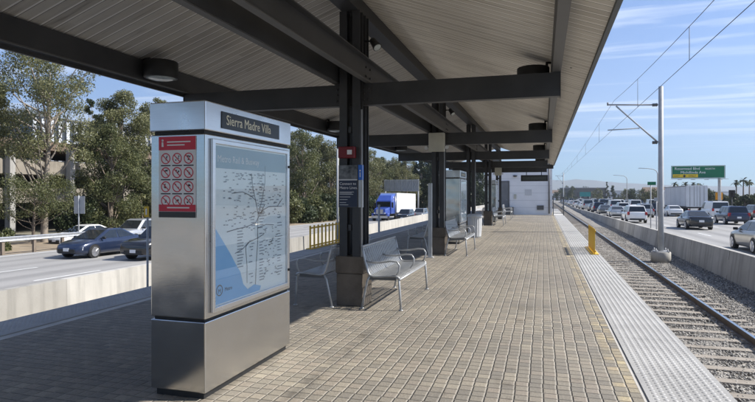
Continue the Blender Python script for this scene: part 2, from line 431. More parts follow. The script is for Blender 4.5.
M = {}
M['paver'] = paver_material()
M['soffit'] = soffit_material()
M['tactile'] = tactile_material()
M['tactile_base'] = pmat('darker tactile tile', (.29,.285,.275), (.39,.385,.37), 1.6, .75, bump=.15, bscale=60, detail=8)  # tile between the domes coloured darker than the domes
M['edge'] = pmat('pale concrete edging', (.42,.40,.37), (.52,.5,.46), 4, .8, bump=.2)
M['slab'] = concrete_material('platform side concrete', (.3,.29,.28), (.4,.39,.37))
M['ballast'] = ballast_material()
M['stone'] = stone_material()
M['barrier'] = concrete_material('grey barrier concrete', (.36,.35,.325), (.50,.485,.455), .4, 2.3)
M['barrier_pale'] = concrete_material('pale stained barrier concrete', (.385,.375,.35), (.48,.467,.44), .35, 4.6)
M['road'] = road_material('pale concrete freeway', (.27,.265,.255), (.335,.325,.31))
M['road_line'] = pmat('worn white lane paint', (.55,.55,.53), (.75,.75,.73), 3, .7)
M['dirt'] = pmat('dry dirt and leaf litter', (.22,.17,.12), (.33,.27,.19), .6, .9, bump=.4, bscale=6)
M['land'] = pmat('distant valley land', (.14,.13,.09), (.22,.2,.15), .05, .95)
M['dark_steel'] = pmat('charcoal painted steel', (.028,.030,.034), (.052,.053,.056), 1.6, .48, bump=.05, bscale=40, rvar=.08)
M['mid_steel'] = pmat('grey painted steel', (.085,.085,.085), (.12,.12,.118), 2.2, .5, rvar=.08)
M['black'] = pmat('matt black', (.012,.012,.013), (.02,.02,.02), 8, .6)
M['fascia'] = pmat('blue grey fascia paint', (.05,.065,.075), (.075,.09,.1), 2, .45)
M['roof'] = pmat('grey metal roofing', (.25,.26,.27), (.33,.34,.35), 1, .5)
M['steel_end'] = steel_material('brushed stainless end panel', (.56,.555,.54), .15)
M['steel'] = steel_material('brushed stainless steel', (.62,.62,.62), .2)
M['steel_pale'] = steel_material('pale brushed aluminium', (.76,.77,.79), .28)
M['galv'] = pmat('galvanised steel', (.42,.43,.44), (.55,.56,.57), 6, .42, metal=.75, rvar=.08)
M['galv_dull'] = pmat('dull galvanised pole', (.33,.34,.35), (.43,.44,.45), 3, .6, metal=.0, rvar=.08)
M['bench'] = pmat('silver powder coated steel', (.36,.37,.38), (.45,.46,.47), 8, .36, metal=.4)
M['base_stone'] = pmat('brown stained stone base', (.085,.07,.055), (.15,.125,.1), 3, .8, bump=.3, bscale=25)
M['cream'] = pmat('cream enamel', (.46,.45,.38), (.54,.53,.45), 4, .5)
M['red'] = pmat('red enamel', (.14,.008,.012), (.18,.01,.015), 4, .4)
M['sign_red'] = pmat('crimson vinyl', (.52,.015,.04), (.58,.02,.045), 4, .4)
M['sign_white'] = pmat('white vinyl', (.70,.70,.70), (.76,.76,.76), 4, .45)
M['sign_grey'] = pmat('pale grey vinyl', (.55,.56,.57), (.6,.61,.62), 4, .4)
M['sign_black'] = pmat('black sign face', (.012,.012,.014), (.018,.018,.02), 4, .3)
M['sign_ivory'] = pmat('ivory lettering', (.72,.68,.52), (.78,.74,.58), 4, .5)
M['navy'] = pmat('navy poster print', (.012,.02,.05), (.016,.026,.06), 4, .35)
M['blue'] = pmat('bright blue vinyl', (.02,.13,.55), (.03,.16,.6), 4, .35)
M['yellow'] = pmat('safety yellow paint', (.68,.40,.012), (.76,.47,.02), 5, .45, rvar=.08)
M['map_paper'] = pmat('pale map print', (.78,.85,.88), (.84,.90,.92), 3, .6)
M['map_sea'] = pmat('blue sea print', (.25,.50,.80), (.28,.54,.84), 3, .6)
M['map_head'] = pmat('grey blue map heading print', (.30,.42,.50), (.33,.45,.53), 3, .6)
M['map_ink'] = pmat('dark map ink', (.10,.12,.15), (.15,.17,.2), 20, .6)
M['map_ink2'] = pmat('soft map ink', (.28,.32,.36), (.33,.37,.41), 20, .6)
M['pane'] = pane_material('clear display glass')
M['lamp_glass'] = pmat('ribbed lamp glass', (.35,.40,.40), (.55,.6,.6), 30, .2)
M['white_wall'] = pmat('white painted block wall', (.78,.78,.79), (.84,.84,.85), 1.2, .75, bump=.15, bscale=20)
M['wall_joint'] = pmat('grey wall joint', (.4,.41,.43), (.46,.47,.49), 4, .8)
M['door'] = pmat('grey steel door', (.16,.165,.175), (.2,.205,.215), 2, .5)
M['rail_side'] = pmat('rusty rail steel', (.085,.07,.06), (.13,.105,.09), 6, .6, metal=.4)
M['rail_top'] = pmat('polished rail head', (.5,.5,.5), (.62,.62,.62), 8, .22, metal=1)
M['sleeper'] = pmat('tan concrete sleeper', (.235,.205,.17), (.33,.295,.25), 3, .85, bump=.2, bscale=30)
M['green_sign'] = pmat('reflective sign green', (.0,.13,.062), (.002,.15,.07), 2, .4)
M['sign_yellow'] = pmat('exit panel yellow', (.78,.52,.02), (.8,.55,.03), 3, .4)
M['wire'] = pmat('dark copper wire', (.05,.05,.055), (.07,.07,.075), 8, .5)
M['bin'] = pmat('pale grey litter bin plastic', (.48,.49,.5), (.55,.56,.57), 4, .5)
M['tyre'] = pmat('tyre rubber', (.012,.012,.012), (.02,.02,.02), 8, .8)
M['rim'] = pmat('alloy wheel', (.5,.5,.52), (.6,.6,.62), 8, .3, metal=.8)
M['carglass'] = pmat('dark car window', (.012,.015,.018), (.02,.024,.028), 4, .06, spec=.8)
M['headlight'] = pmat('clear headlight', (.6,.62,.63), (.75,.76,.77), 30, .15)
M['taillight'] = pmat('red tail lamp', (.35,.008,.01), (.45,.012,.015), 20, .15)
M['plate'] = pmat('number plate white', (.7,.7,.7), (.75,.75,.75), 20, .5)
M['trim'] = pmat('black car trim', (.012,.012,.013), (.02,.02,.02), 8, .55)
PAINT = {
 'white': pmat('white car paint', (.72,.72,.71), (.76,.76,.75), 2, .3, coat=.6),
 'silver': pmat('silver car paint', (.40,.41,.42), (.46,.47,.48), 3, .3, metal=.5, coat=.6),
 'grey': pmat('grey car paint', (.13,.135,.14), (.16,.165,.17), 3, .3, metal=.4, coat=.6),
 'black': pmat('black car paint', (.010,.010,.011), (.014,.014,.015), 3, .25, coat=.8),
 'navy': pmat('dark blue car paint', (.016,.026,.06), (.02,.032,.07), 3, .28, metal=.3, coat=.7),
 'beige': pmat('champagne car paint', (.33,.30,.25), (.37,.335,.28), 3, .3, metal=.45, coat=.6),
 'red': pmat('dark red car paint', (.22,.02,.02), (.26,.025,.025), 3, .3, coat=.7),
 'blue': pmat('blue truck paint', (.035,.075,.33), (.05,.095,.38), 3, .3, coat=.6),
}
M['box_white'] = pmat('white cargo box', (.74,.74,.74), (.8,.8,.8), 1, .5)
M['box_grey'] = pmat('dull silver trailer skin', (.58,.59,.60), (.66,.67,.68), .8, .5)
M['tan_wall'] = pmat('tan stucco', (.4,.31,.22), (.48,.38,.28), .8, .9)
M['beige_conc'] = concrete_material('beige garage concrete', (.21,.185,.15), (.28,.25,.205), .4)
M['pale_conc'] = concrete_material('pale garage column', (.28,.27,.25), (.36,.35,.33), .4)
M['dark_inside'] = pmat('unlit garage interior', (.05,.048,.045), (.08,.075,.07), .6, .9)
M['brown_roof'] = pmat('brown roof edge', (.13,.09,.065), (.18,.13,.1), 1, .85)
M['fin_white'] = pmat('white facade fins', (.45,.47,.51), (.52,.54,.58), 1, .6)
M['office_glass'] = pmat('dark office glazing', (.03,.035,.045), (.06,.065,.08), .5, .12, spec=.7)
M['bark'] = pmat('grey brown bark', (.13,.10,.075), (.22,.18,.14), 3, .9, bump=.5, bscale=14, stretch=(1,1,.25))
M['bark_pale'] = pmat('pale eucalyptus bark', (.20,.165,.13), (.33,.285,.235), 1.6, .85, bump=.3, bscale=10, stretch=(1,1,.35))
M['leaf_euc'] = leaf_material('grey green eucalyptus leaves', (.062,.074,.038), (.14,.145,.066), (.28,.265,.12))
M['leaf_mid'] = leaf_material('olive leaves', (.045,.058,.026), (.10,.112,.046), (.21,.205,.08))
M['leaf_dark'] = leaf_material('dark green leaves', (.02,.032,.014), (.042,.058,.024), (.085,.10,.04))
M['mountain'] = pmat('chaparral mountain slope', (.045,.052,.035), (.10,.095,.065), .006, .95, detail=8)
M['hazy_hill'] = pmat('far hill scrub', (.06,.06,.045), (.09,.085,.06), .004, .95)

# ------------------------------------------------------------------ camera, light, sky
H = 1.5
TH = math.atan(165.5/555)
cam_d = bpy.data.cameras.new('camera'); cam = bpy.data.objects.new('camera', cam_d); COL.objects.link(cam)
cam.location = (0, 0, H); cam.rotation_euler = (PI/2, 0, TH)
cam_d.lens = 36*555/755; cam_d.sensor_width = 36; cam_d.shift_y = -8/755
cam_d.clip_end = 30000; cam_d.clip_start = .05
sc.camera = cam

EL = R(41); AZ = math.atan2(.96, .28)          # sun azimuth from +Y towards +X
sd = Vector((math.sin(AZ)*math.cos(EL), math.cos(AZ)*math.cos(EL), math.sin(EL)))
sl = bpy.data.lights.new('sun', 'SUN'); sl.energy = 3.8; sl.angle = R(.8); sl.color = (1, .95, .87)
so = bpy.data.objects.new('sun', sl); COL.objects.link(so); so.location = (40, 10, 60)
so.rotation_euler = (-sd).to_track_quat('-Z', 'Y').to_euler()

w = bpy.data.worlds.new('World'); sc.world = w; w.use_nodes = True
nt = w.node_tree; N = nt.nodes.new; L = nt.links.new
bg = nt.nodes['Background']; bg.inputs['Strength'].default_value = .065
sky = N('ShaderNodeTexSky'); sky.sky_type = 'NISHITA'; sky.sun_disc = False
sky.sun_elevation = EL; sky.sun_rotation = AZ; sky.air_density = 1.0; sky.dust_density = .25; sky.ozone_density = 3.0
tc = N('ShaderNodeTexCoord')
sp = N('ShaderNodeSeparateXYZ'); L(tc.outputs['Generated'], sp.inputs[0])
zc = math_node(N, L, 'MAXIMUM', sp.outputs['Z'], .03)
px = math_node(N, L, 'DIVIDE', sp.outputs['X'], zc); py = math_node(N, L, 'DIVIDE', sp.outputs['Y'], zc)
cb = N('ShaderNodeCombineXYZ'); L(px, cb.inputs[0]); L(py, cb.inputs[1])
mp = N('ShaderNodeMapping'); mp.inputs['Rotation'].default_value = (0,0,R(-12)); mp.inputs['Scale'].default_value = (.17, .85, 1); L(cb.outputs[0], mp.inputs['Vector'])
n1 = N('ShaderNodeTexNoise'); n1.inputs['Scale'].default_value = 1.5; n1.inputs['Detail'].default_value = 9; n1.inputs['Roughness'].default_value = .58; n1.inputs['Distortion'].default_value = .5
L(mp.outputs[0], n1.inputs['Vector'])
r1 = ramp(N, [(.475, (0,0,0)), (.66, (1,1,1))]); L(n1.outputs['Fac'], r1.inputs['Fac'])
n2 = N('ShaderNodeTexNoise'); n2.inputs['Scale'].default_value = .35; n2.inputs['Detail'].default_value = 3; L(cb.outputs[0], n2.inputs['Vector'])
r2 = ramp(N, [(.3, (.35,.35,.35)), (.55, (1,1,1))]); L(n2.outputs['Fac'], r2.inputs['Fac'])
fade = N('ShaderNodeMapRange'); fade.inputs['From Min'].default_value = .04; fade.inputs['From Max'].default_value = .14; L(sp.outputs['Z'], fade.inputs['Value'])
cf = math_node(N, L, 'MULTIPLY', math_node(N, L, 'MULTIPLY', r1.outputs['Color'], r2.outputs['Color']), math_node(N, L, 'MULTIPLY', fade.outputs['Result'], .9))
mixc = N('ShaderNodeMixRGB'); mixc.inputs[2].default_value = (8.6,9.0,9.5,1)
tint = N('ShaderNodeMixRGB'); tint.blend_type = 'MULTIPLY'; tint.inputs['Fac'].default_value = 1; tint.inputs[2].default_value = (.36,.63,.97,1)
L(sky.outputs[0], tint.inputs[1])
L(cf, mixc.inputs['Fac']); L(tint.outputs[0], mixc.inputs[1]); L(mixc.outputs[0], bg.inputs['Color'])

vs = sc.view_settings; vs.view_transform = 'Standard'; vs.look = 'None'; vs.gamma = 1; vs.use_curve_mapping = False; vs.exposure = 1.28
sc.render.engine = 'CYCLES'
sc.cycles.use_denoising = True
sc.cycles.max_bounces = 7; sc.cycles.diffuse_bounces = 4; sc.cycles.glossy_bounces = 4; sc.cycles.transparent_max_bounces = 10
sc.cycles.sample_clamp_indirect = 6
sc.cycles.volume_bounces = 0

# ------------------------------------------------------------------ setting
def zl(y): return -1.55 - .012*max(0, min(y, 620))          # left freeway surface
def zr(y): return -.95 - .0075*max(0, min(y, 1050))         # right freeway surface
def ztr(y): return -.92 - .004*max(0, min(y, 1200))         # rail top

def sheet(name, x0, x1, ys, zf, mat, dz=0):
    b = MB()
    vs = []
    for y in ys: vs += [(x0, y, zf(y)+dz), (x1, y, zf(y)+dz)]
    b.add(vs, [(2*i, 2*i+1, 2*i+3, 2*i+2) for i in range(len(ys)-1)])
    return structure(name, b, mat)

YS = [-60, 0, 40, 100, 200, 400, 620, 1050]
# ground, one sheet to the horizon
gb = MB(); xs = [-6000, -400, -60, 40, 400, 6000]; ys = [-3000, -60, 0, 620, 1050, 6200]
for y in ys:
    for x in xs:
        gb.v.append((x, y, -1.75 - .012*max(0, min(y, 1050))))
for j in range(len(ys)-1):
    for i in range(len(xs)-1):
        gb.f.append([j*6+i, j*6+i+1, j*6+7+i, j*6+6+i]); gb.m.append(0); gb.sm.append(False)
structure('ground', gb, M['land'])
sheet('freeway_westbound', -27.6, -10.65, YS, zl, M['road'])
sheet('verge', -36, -27.6, YS, zl, M['dirt'], -.06)
sheet('freeway_eastbound', 5.75, 29.2, YS, zr, M['road'])
sheet('shoulder_ground', 29.2, 60, YS, zr, M['dirt'], -.06)
lb = MB()
def dash(x, zf, wd, y, ln):
    lb.add([(x-wd/2, y, zf(y)+.004), (x+wd/2, y, zf(y)+.004), (x+wd/2, y+ln, zf(y+ln)+.004), (x-wd/2, y+ln, zf(y+ln)+.004)], [(0,1,2,3)])
for x in (-14.6, -18.0, -21.4, -24.8):
    y = -8
    while y < 300: dash(x, zl, .13, y, 3.2); y += 12
for x in (10.3, 13.9, 17.5, 21.1, 24.7):
    y = -8
    while y < 300: dash(x, zr, .13, y, 3.2); y += 12
for x, zf in ((-12.0, zl), (-27.0, zl), (6.7, zr), (28.3, zr)):
    for a, c in zip(YS[:-1], YS[1:]): dash(x, zf, .14, a, c-a)
structure('lane_markings', lb, M['road_line'])

# platform
PY0, PY1 = -14, 55
XR, XL = 1.33, -6.02
pb = MB(); pb.box(-5.3, .70, PY0, PY1, -1.6, 0)
structure('platform_pavement', pb, M['paver'])
pb = MB(); pb.box(.73, XR, PY0, PY1, -1.6, -.002); pb.box(XL, -5.42, PY0, PY1, -1.6, -.002)
structure('platform_edge_slab', pb, M['slab'])
pb = MB(); pb.box(.70, .73, PY0, PY1, -1.6, .001); pb.box(-5.42, -5.3, PY0, PY1, -1.6, .001)
structure('platform_edging_strip', pb, M['edge'])

def tactile(name, x0, x1, y0, y1, label):
    t = thing(name, label, 'tactile paving', ((x0+x1)/2, 0, 0))
    h = (x1-x0)/2
    b = MB()
    y = y0
    while y < y1-.01:
        b.box(-h, h, y+.002, min(y+1.2, y1)-.002, -.002, .012); y += 1.2
    b.build('tile_base', M['tactile_base'], t)
    sp_ = .0605; r = .0165
    nx = int((x1-x0-.02)/sp_); yy = np.arange(y0+.03, y1-.02, sp_)
    xx = -h + (2*h-(nx-1)*sp_)/2 + np.arange(nx)*sp_
    X, Y = np.meshgrid(xx, yy); X = X.ravel(); Y = Y.ravel()
    n = 7; ang = np.arange(n)*2*PI/n
    ring0 = np.stack([np.cos(ang)*r*1.25, np.sin(ang)*r*1.25, np.full(n, .012)], 1)
    ring1 = np.stack([np.cos(ang)*r*.8, np.sin(ang)*r*.8, np.full(n, .0175)], 1)
    base = np.concatenate([ring0, ring1, [[0, 0, .0185]]])
    V = (base[None] + np.stack([X, Y, np.zeros_like(X)], 1)[:, None]).reshape(-1, 3)
    F = []
    for k in range(n):
        k2 = (k+1) % n
        F += [(k, k2, n+k2), (k, n+k2, n+k), (n+k, n+k2, 2*n)]
    F = np.array(F); F = (F[None] + (np.arange(len(X))*(2*n+1))[:, None, None]).reshape(-1, 3)
    o = np_mesh('domes', V, F, M['tactile'], t, True); o['kind'] = 'stuff'
    return t
tactile('tactile_strip', .73, XR, -1, PY1, 'pale tactile warning strip in full sun along the track edge')
tactile('tactile_strip', XL, -5.42, -1, PY1, 'shaded tactile warning strip along the edge facing the stained barrier')

# ballast and tracks
def ballast_sheet(name, x0, x1):
    b = MB(); vs = []; fs = []
    nx, ny = 14, 160
    rnd = random.Random(3)
    ysb = [-14 + (i/ny)**1.6*260 for i in range(ny+1)]
    for y in ysb:
        for i in range(nx+1):
            vs.append((x0+(x1-x0)*i/nx, y, ztr(y)-.165+rnd.uniform(-.03, .03)))
    for j in range(ny):
        for i in range(nx):
            a = j*(nx+1)+i; fs.append((a, a+1, a+nx+2, a+nx+1))
    b.add(vs, fs, 0, True)
    o = b.build(name, M['ballast'], fix=False); o['kind'] = 'structure'; return o
ballast_sheet('ballast_ground', XR, 5.5)
ballast_sheet('ballast_ground', -10.6, XL)

def stones(x0, x1, y0, y1, n, seed):
    g = np.random.default_rng(seed)
    u = g.random(n)
    Y = y0 + (y1-y0)*u**1.7; X = x0 + (x1-x0)*g.random(n)
    oct_ = np.array([(1,0,0),(-1,0,0),(0,1,0),(0,-1,0),(0,0,1),(0,0,-1)], float)
    S = g.uniform(.013, .030, (n,1,1)); A = g.random((n,1))*2*PI
    P = oct_[None]*S*g.uniform(.6, 1.3, (n,6,1))
    x = P[:,:,0]*np.cos(A)-P[:,:,1]*np.sin(A); y = P[:,:,0]*np.sin(A)+P[:,:,1]*np.cos(A)
    tilt = g.uniform(-.8,.8,(n,1)); z = P[:,:,2]*np.cos(tilt)+x*np.sin(tilt)
    V = np.stack([x+X[:,None], y+Y[:,None], z + (-.92-.004*np.maximum(Y,0)-.15)[:,None]+g.uniform(-.01,.012,(n,1))], 2).reshape(-1,3)
    f = np.array([(0,2,4),(2,1,4),(1,3,4),(3,0,4),(2,0,5),(1,2,5),(3,1,5),(0,3,5)])
    F = (f[None]+(np.arange(n)*6)[:,None,None]).reshape(-1,3)
    o = np_mesh('ballast_gravel', V, F, M['stone'])
    o['kind'] = 'stuff'; tag(o, 'grey crushed stone ballast spread between the platform and the barrier', 'gravel')
stones(1.36, 5.4, 2, 48, 60000, 5)

def rail_mesh(x, y0, y1):
    # head, web, foot profile (x, z below the rail top)
    side = [(-.07,-.16),(.07,-.16),(.07,-.145),(.012,-.12),(.012,-.045),(.034,-.036),(.034,-.006),(.028,0),(-.028,0),(-.034,-.006),(-.034,-.036),(-.012,-.045),(-.012,-.12),(-.07,-.145)]
    b = MB(); n = len(side)
    ys_ = [y0, 0, y1] if y0 < 0 else [y0, y1]
    vs = [(x+u, y, ztr(y)+v) for y in ys_ for u, v in side]
    for j in range(len(ys_)-1):
        for i in range(n):
            i2 = (i+1) % n
            b.add([vs[j*n+i], vs[j*n+i2], vs[(j+1)*n+i2], vs[(j+1)*n+i]], [(0,1,2,3)], 1 if i == 7 else 0)
    return b
def track(xc, label, near):
    t = thing('railway_track', label, 'railway track', (0,0,0))
    for s in (-.7525, .7525): rail_mesh(xc+s, -14, 600).build('rail', [M['rail_side'], M['rail_top']], t)
    def sl_box(b, y):
        z = ztr(y)
        b.hexa([(xc-1.28,y-.12,z-.36),(xc+1.28,y-.12,z-.36),(xc+1.28,y+.12,z-.36),(xc-1.28,y+.12,z-.36)],
               [(xc-1.27,y-.09,z-.13),(xc+1.27,y-.09,z-.13),(xc+1.27,y+.09,z-.13),(xc-1.27,y+.09,z-.13)])
        for s in (-.7525, .7525):
            for k in (-1, 1): b.cbox((xc+s+k*.1, y, z-.12), (.05,.1,.04))
    k = 0; rest = MB()
    y = 2.0 if near else -2
    while y < 200:
        if near and k < 96:
            b = MB(); sl_box(b, y); b.build('sleeper', M['sleeper'], t)
        else: sl_box(rest, y)
        y += .61; k += 1
    r = rest.build('sleepers_beyond', M['sleeper'], t); r['kind'] = 'stuff'
    return t
track(2.71, 'railway track on tan sleepers beside the sunlit platform edge', True)
track(-7.4, 'railway track sunk between the shaded platform edge and the stained barrier', False)

# barriers
def barrier(x0, x1, ys_, top, zbot, mat, name, label, joint=True):
    t = thing(name, label, 'concrete barrier', (0,0,0))
    b = MB()
    prof = lambda y: [(x0-.12, zbot(y)), (x1+.1, zbot(y)), (x1+.1, zbot(y)+.5), (x1-.02, top(y)), (x0, top(y))]
    vs = []; n = 5
    for y in ys_: vs += [(p[0], y, p[1]) for p in prof(y)]
    fs = []
    for j in range(len(ys_)-1):
        for i in range(n): fs.append((j*n+i, j*n+(i+1) % n, (j+1)*n+(i+1) % n, (j+1)*n+i))
    fs.append(tuple(range(n))); fs.append(tuple(range((len(ys_)-1)*n, len(ys_)*n)))
    b.add(vs, fs); b.build('wall', mat, t)
    if joint:
        jb = MB()
        y = 1.0
        while y < 120:
            jb.hexa([(x0-.124,y,zbot(y)),(x0-.1,y,zbot(y)),(x0-.1,y+.025,zbot(y)),(x0-.124,y+.025,zbot(y))],
                    [(x0-.004,y,top(y)),(x0+.02,y,top(y)),(x0+.02,y+.025,top(y)),(x0-.004,y+.025,top(y))]); y += 4.6
        jb.build('expansion_joints', M['black'], t)
    return t
barrier(5.5, 5.68, YS, lambda y: .03-.0105*max(0, min(y, 400)) - .002*max(0, y-400) -.09, lambda y: ztr(y)-.4 if y < 400 else zr(y)-1, M['barrier'], 'concrete_barrier', 'grey concrete barrier wall between the sunlit track and the busy traffic lanes')
def mirror_barrier():
    t = thing('concrete_barrier', 'pale stained concrete barrier wall beyond the shaded platform edge', 'concrete barrier', (0,0,0))
    b = MB(); vs = []; n = 4
    tp = lambda y: -.48 - .006*max(0, y-60) if y > 60 else -.48
    ys_ = [-60, 0, 60, 140, 300, 620]
    for y in ys_: vs += [(-10.7,y,zl(y)-.4),(-10.46,y,zl(y)-.4),(-10.5,y,tp(y)),(-10.68,y,tp(y))]
    fs = []
    for j in range(len(ys_)-1):
        for i in range(n): fs.append((j*n+i, j*n+(i+1) % n, (j+1)*n+(i+1) % n, (j+1)*n+i))
    fs += [(0,1,2,3), tuple(range(20,24))]
    b.add(vs, fs); b.build('wall', M['barrier_pale'], t)
mirror_barrier()

# ------------------------------------------------------------------ canopy
CX = -2.46; COLS = [.75+6.4*k for k in range(-2, 6)]
CY0, CY1 = -14, 33.6
RIDGE = 4.20; SL = .36
def zc_(x): return RIDGE - SL*abs(x-CX)
canopy = thing('platform_canopy', 'long gabled station canopy with plank soffit and charcoal steel frame over the platform', 'canopy', (CX, 0, 0))
EH = 3.04                                        # half width
b = MB()
for sgn in (-1, 1):
    x1 = sgn*EH; z1 = RIDGE-SL*EH
    q = [(0,RIDGE+.012),(x1,z1+.012),(x1,z1+.13),(0,RIDGE+.13)]
    b.prism(q, lambda u, v, t: (u, t, v), CY0, CY1)
b.build('roof_deck', M['roof'], canopy)
b = MB()
W = .148
for sgn in (-1, 1):
    n = int((CY1-CY0)/W)
    k0 = math.ceil(CY0/W)
    for i in range(n):
        y = (k0+i)*W
        z1 = RIDGE-SL*EH
        b.add([(0,y+.004,RIDGE),(0,y+W-.004,RIDGE),(sgn*EH,y+W-.004,z1),(sgn*EH,y+.004,z1)], [(0,1,2,3)])
        b.add([(0,y+W-.004,RIDGE),(0,y+W+.004,RIDGE),(sgn*EH,y+W+.004,z1),(sgn*EH,y+W-.004,z1)], [(0,1,2,3)])
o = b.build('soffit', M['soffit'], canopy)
b = MB()
ze = RIDGE-SL*EH
for sgn in (-1, 1):
    x = sgn*EH
    b.box(min(x, x+sgn*.05), max(x, x+sgn*.05), CY0, CY1, ze-.035, ze+.15)
b.build('fascia', M['fascia'], canopy, bevel=.006)
b = MB()
b.box(-EH, EH, CY1+.002, CY1+.05, 2.90, 3.15)
b.build('end_fascia', M['dark_steel'], canopy)
# purlins at the beam ends (channel: web and two flanges)
for sgn in (-1, 1):
    b = MB(); xc = sgn*2.62
    b.box(xc-.05, xc+.05, CY0, CY1, 2.975, 2.99, 1)
    b.box(xc-sgn*.05-.006, xc-sgn*.05+.006, CY0, CY1, 2.99, zc_(CX+xc)-.01)
    b.box(xc-.05, xc+.05, CY0, CY1, zc_(CX+xc)-.04, zc_(CX+xc)-.026)
    b.build('purlin', [M['dark_steel'], M['mid_steel']], canopy)
    # closing wind beam outside on the left eave
b = MB(); b.box(-2.70, -2.67, CY0, CY1, 2.93, 3.2); b.build('purlin', M['dark_steel'], canopy)
b = MB(); b.box(-.06, .06, CY0, CY1, RIDGE-.26, RIDGE-.03); b.box(-.12, .12, CY0, CY1, RIDGE-.275, RIDGE-.262)
b.build('ridge_beam', M['dark_steel'], canopy)
for sgn in (-1, 1):       # twin channels flanking the columns
    b = MB(); xc = sgn*.18; s2 = sgn
    b.box(xc-.012, xc+.012, CY0, CY1, 2.985, 3.265)
    x0, x1 = sorted((xc, xc-sgn*(-.08)))
    b.box(x0, x1, CY0, CY1, 2.972, 2.985, 1); b.box(x0, x1, CY0, CY1, 3.265, 3.278)
    for cy in COLS:
        for dy in (-.09, .09):
            for dz in (3.06, 3.18): b.lathe([(.0,0),(.016,0),(.016,.014),(.0,.014)], (xc+sgn*.012 if sgn > 0 else xc-.026, cy+dy, dz), 6, axis='x')
    b.build('longitudinal_beam', [M['dark_steel'], M['mid_steel']], canopy)
for i, cy in enumerate(COLS):
    b = MB()
    b.box(-2.66, 2.66, cy-.06, cy-.045, 2.68, 2.97); b.box(-2.66, 2.66, cy+.045, cy+.06, 2.68, 2.97)
    b.box(-2.66, 2.66, cy-.045, cy+.045, 2.68, 2.694); b.box(-2.66, 2.66, cy-.045, cy+.045, 2.956, 2.97)
    for e in (-2.665, 2.66): b.box(e, e+.006, cy-.07, cy+.07, 2.665, 2.972)
    for e in (-1.32, 1.32): b.box(e-.005, e+.005, cy-.059, cy+.059, 2.695, 2.955)
    b.build('cross_beam', M['dark_steel'], canopy)
    col = MB()
    for sx in (-.09, .09):
        for sy in (-.13, .13):
            # small I section posts
            col.box(sx-.053, sx+.053, cy+sy-.066, cy+sy-.054, .66, RIDGE-.28)
            col.box(sx-.053, sx+.053, cy+sy+.054, cy+sy+.066, .66, RIDGE-.28)
            col.box(sx-.006, sx+.006, cy+sy-.054, cy+sy+.054, .66, RIDGE-.28)
    for z in (1.0, 2.3): col.box(-.02, .02, cy-.19, cy+.19, z, z+.08)
    co = col.build('column', M['dark_steel'], canopy)
    gp = MB()
    for sx in (-1, 1):
        gp.box(sx*.16-.10, sx*.16+.10, cy-.069, cy-.062, 2.70, 2.95)
        for bx in (.10, .16, .22):
            for bz in (2.75, 2.83, 2.90): gp.lathe([(.0,-.012),(.012,-.012),(.012,0),(0,0)], (sx*bx, cy-.069, bz), 6, axis='y')
    gp.build('bolted_plate', M['dark_steel'], co)
    bs = MB(); bs.box(-.185, .185, cy-.205, cy+.205, .0, .43); bs.box(-.195, .195, cy-.215, cy+.215, .434, .66)
    bs.build('column_base', M['base_stone'], co, bevel=.012)
    if i not in (0, 7):
        # conduit and spot lamps high on each column
        cd = MB(); cd.tube([(.17, cy-.2, .66), (.17, cy-.2, 2.6)], .012, 6); cd.build('conduit', M['galv_dull'], co)

def spot_lamp(x, y, z, dx, label):
    t = thing('spot_lamp', label, 'spot lamp', (x, y, z), group='spot lamps high on the canopy columns')
    b = MB(); b.tube([(0,0,0),(dx*.12,0,0),(dx*.12,0,-.02)], .014, 6); b.build('bracket', M['black'], t)
    h = MB()
    a = Vector((dx*.10, 0, .02)); d = Vector((dx*.55, -.35, -.75)).normalized()
    h.tube([a, a+d*.03, a+d*.10, a+d*.17], [.03,.045,.05,.062], 12); h.build('lamp_head', M['black'], t)
    g = MB(); g.tube([a+d*.1705, a+d*.1725], [.05,.05], 12); g.build('lens', M['lamp_glass'], t)
nm = ['first', 'second', 'third', 'fourth', 'fifth']
for i, cy in enumerate(COLS[3:6]):
    for s in (-1, 1):
        spot_lamp(CX+s*.18, cy-.1, 3.52, s, 'black spot lamp on the %s side of the %s column along the platform' % ('track' if s > 0 else 'bench and barrier', nm[i]))

def downlight(x, y, label):
    z1 = zc_(x); z0 = 3.0
    t = thing('canopy_downlight', label, 'downlight', (x, y, z0), group='drum downlights under the canopy')
    b = MB(); b.lathe([(.205,.0),(.215,.01),(.215,.205),(.205,.215)], (0,0,0), 28); b.build('housing', M['black'], t)
    sg_ = 1 if x > CX else -1
    b = MB(); b.tube([(sg_*.18,0,.205),(sg_*.18,0,.27),(sg_*.5,0,.27),(sg_*.5,0,.18)], .022, 6); b.build('bracket', M['black'], t)
    b = MB(); b.lathe([(.0,-.03),(.08,-.028),(.14,-.016),(.185,-.002)], (0,0,0), 28); b.build('lens', M['lamp_glass'], t)
for i, cy in enumerate(COLS[2:]):
    pos = 'in front of the first visible cross beam' if i == 0 else 'beyond the %s cross beam' % nm[i-1]
    downlight(CX+2.33, cy+.75, 'black drum downlight on the track side, ' + pos)
    downlight(CX-2.33, cy-1.0 if i else cy+5.4, 'black drum downlight on the barrier side, ' + ('nearest the map cabinet' if i == 0 else 'close to the %s cross beam' % nm[i-1])) if i != 1 else None

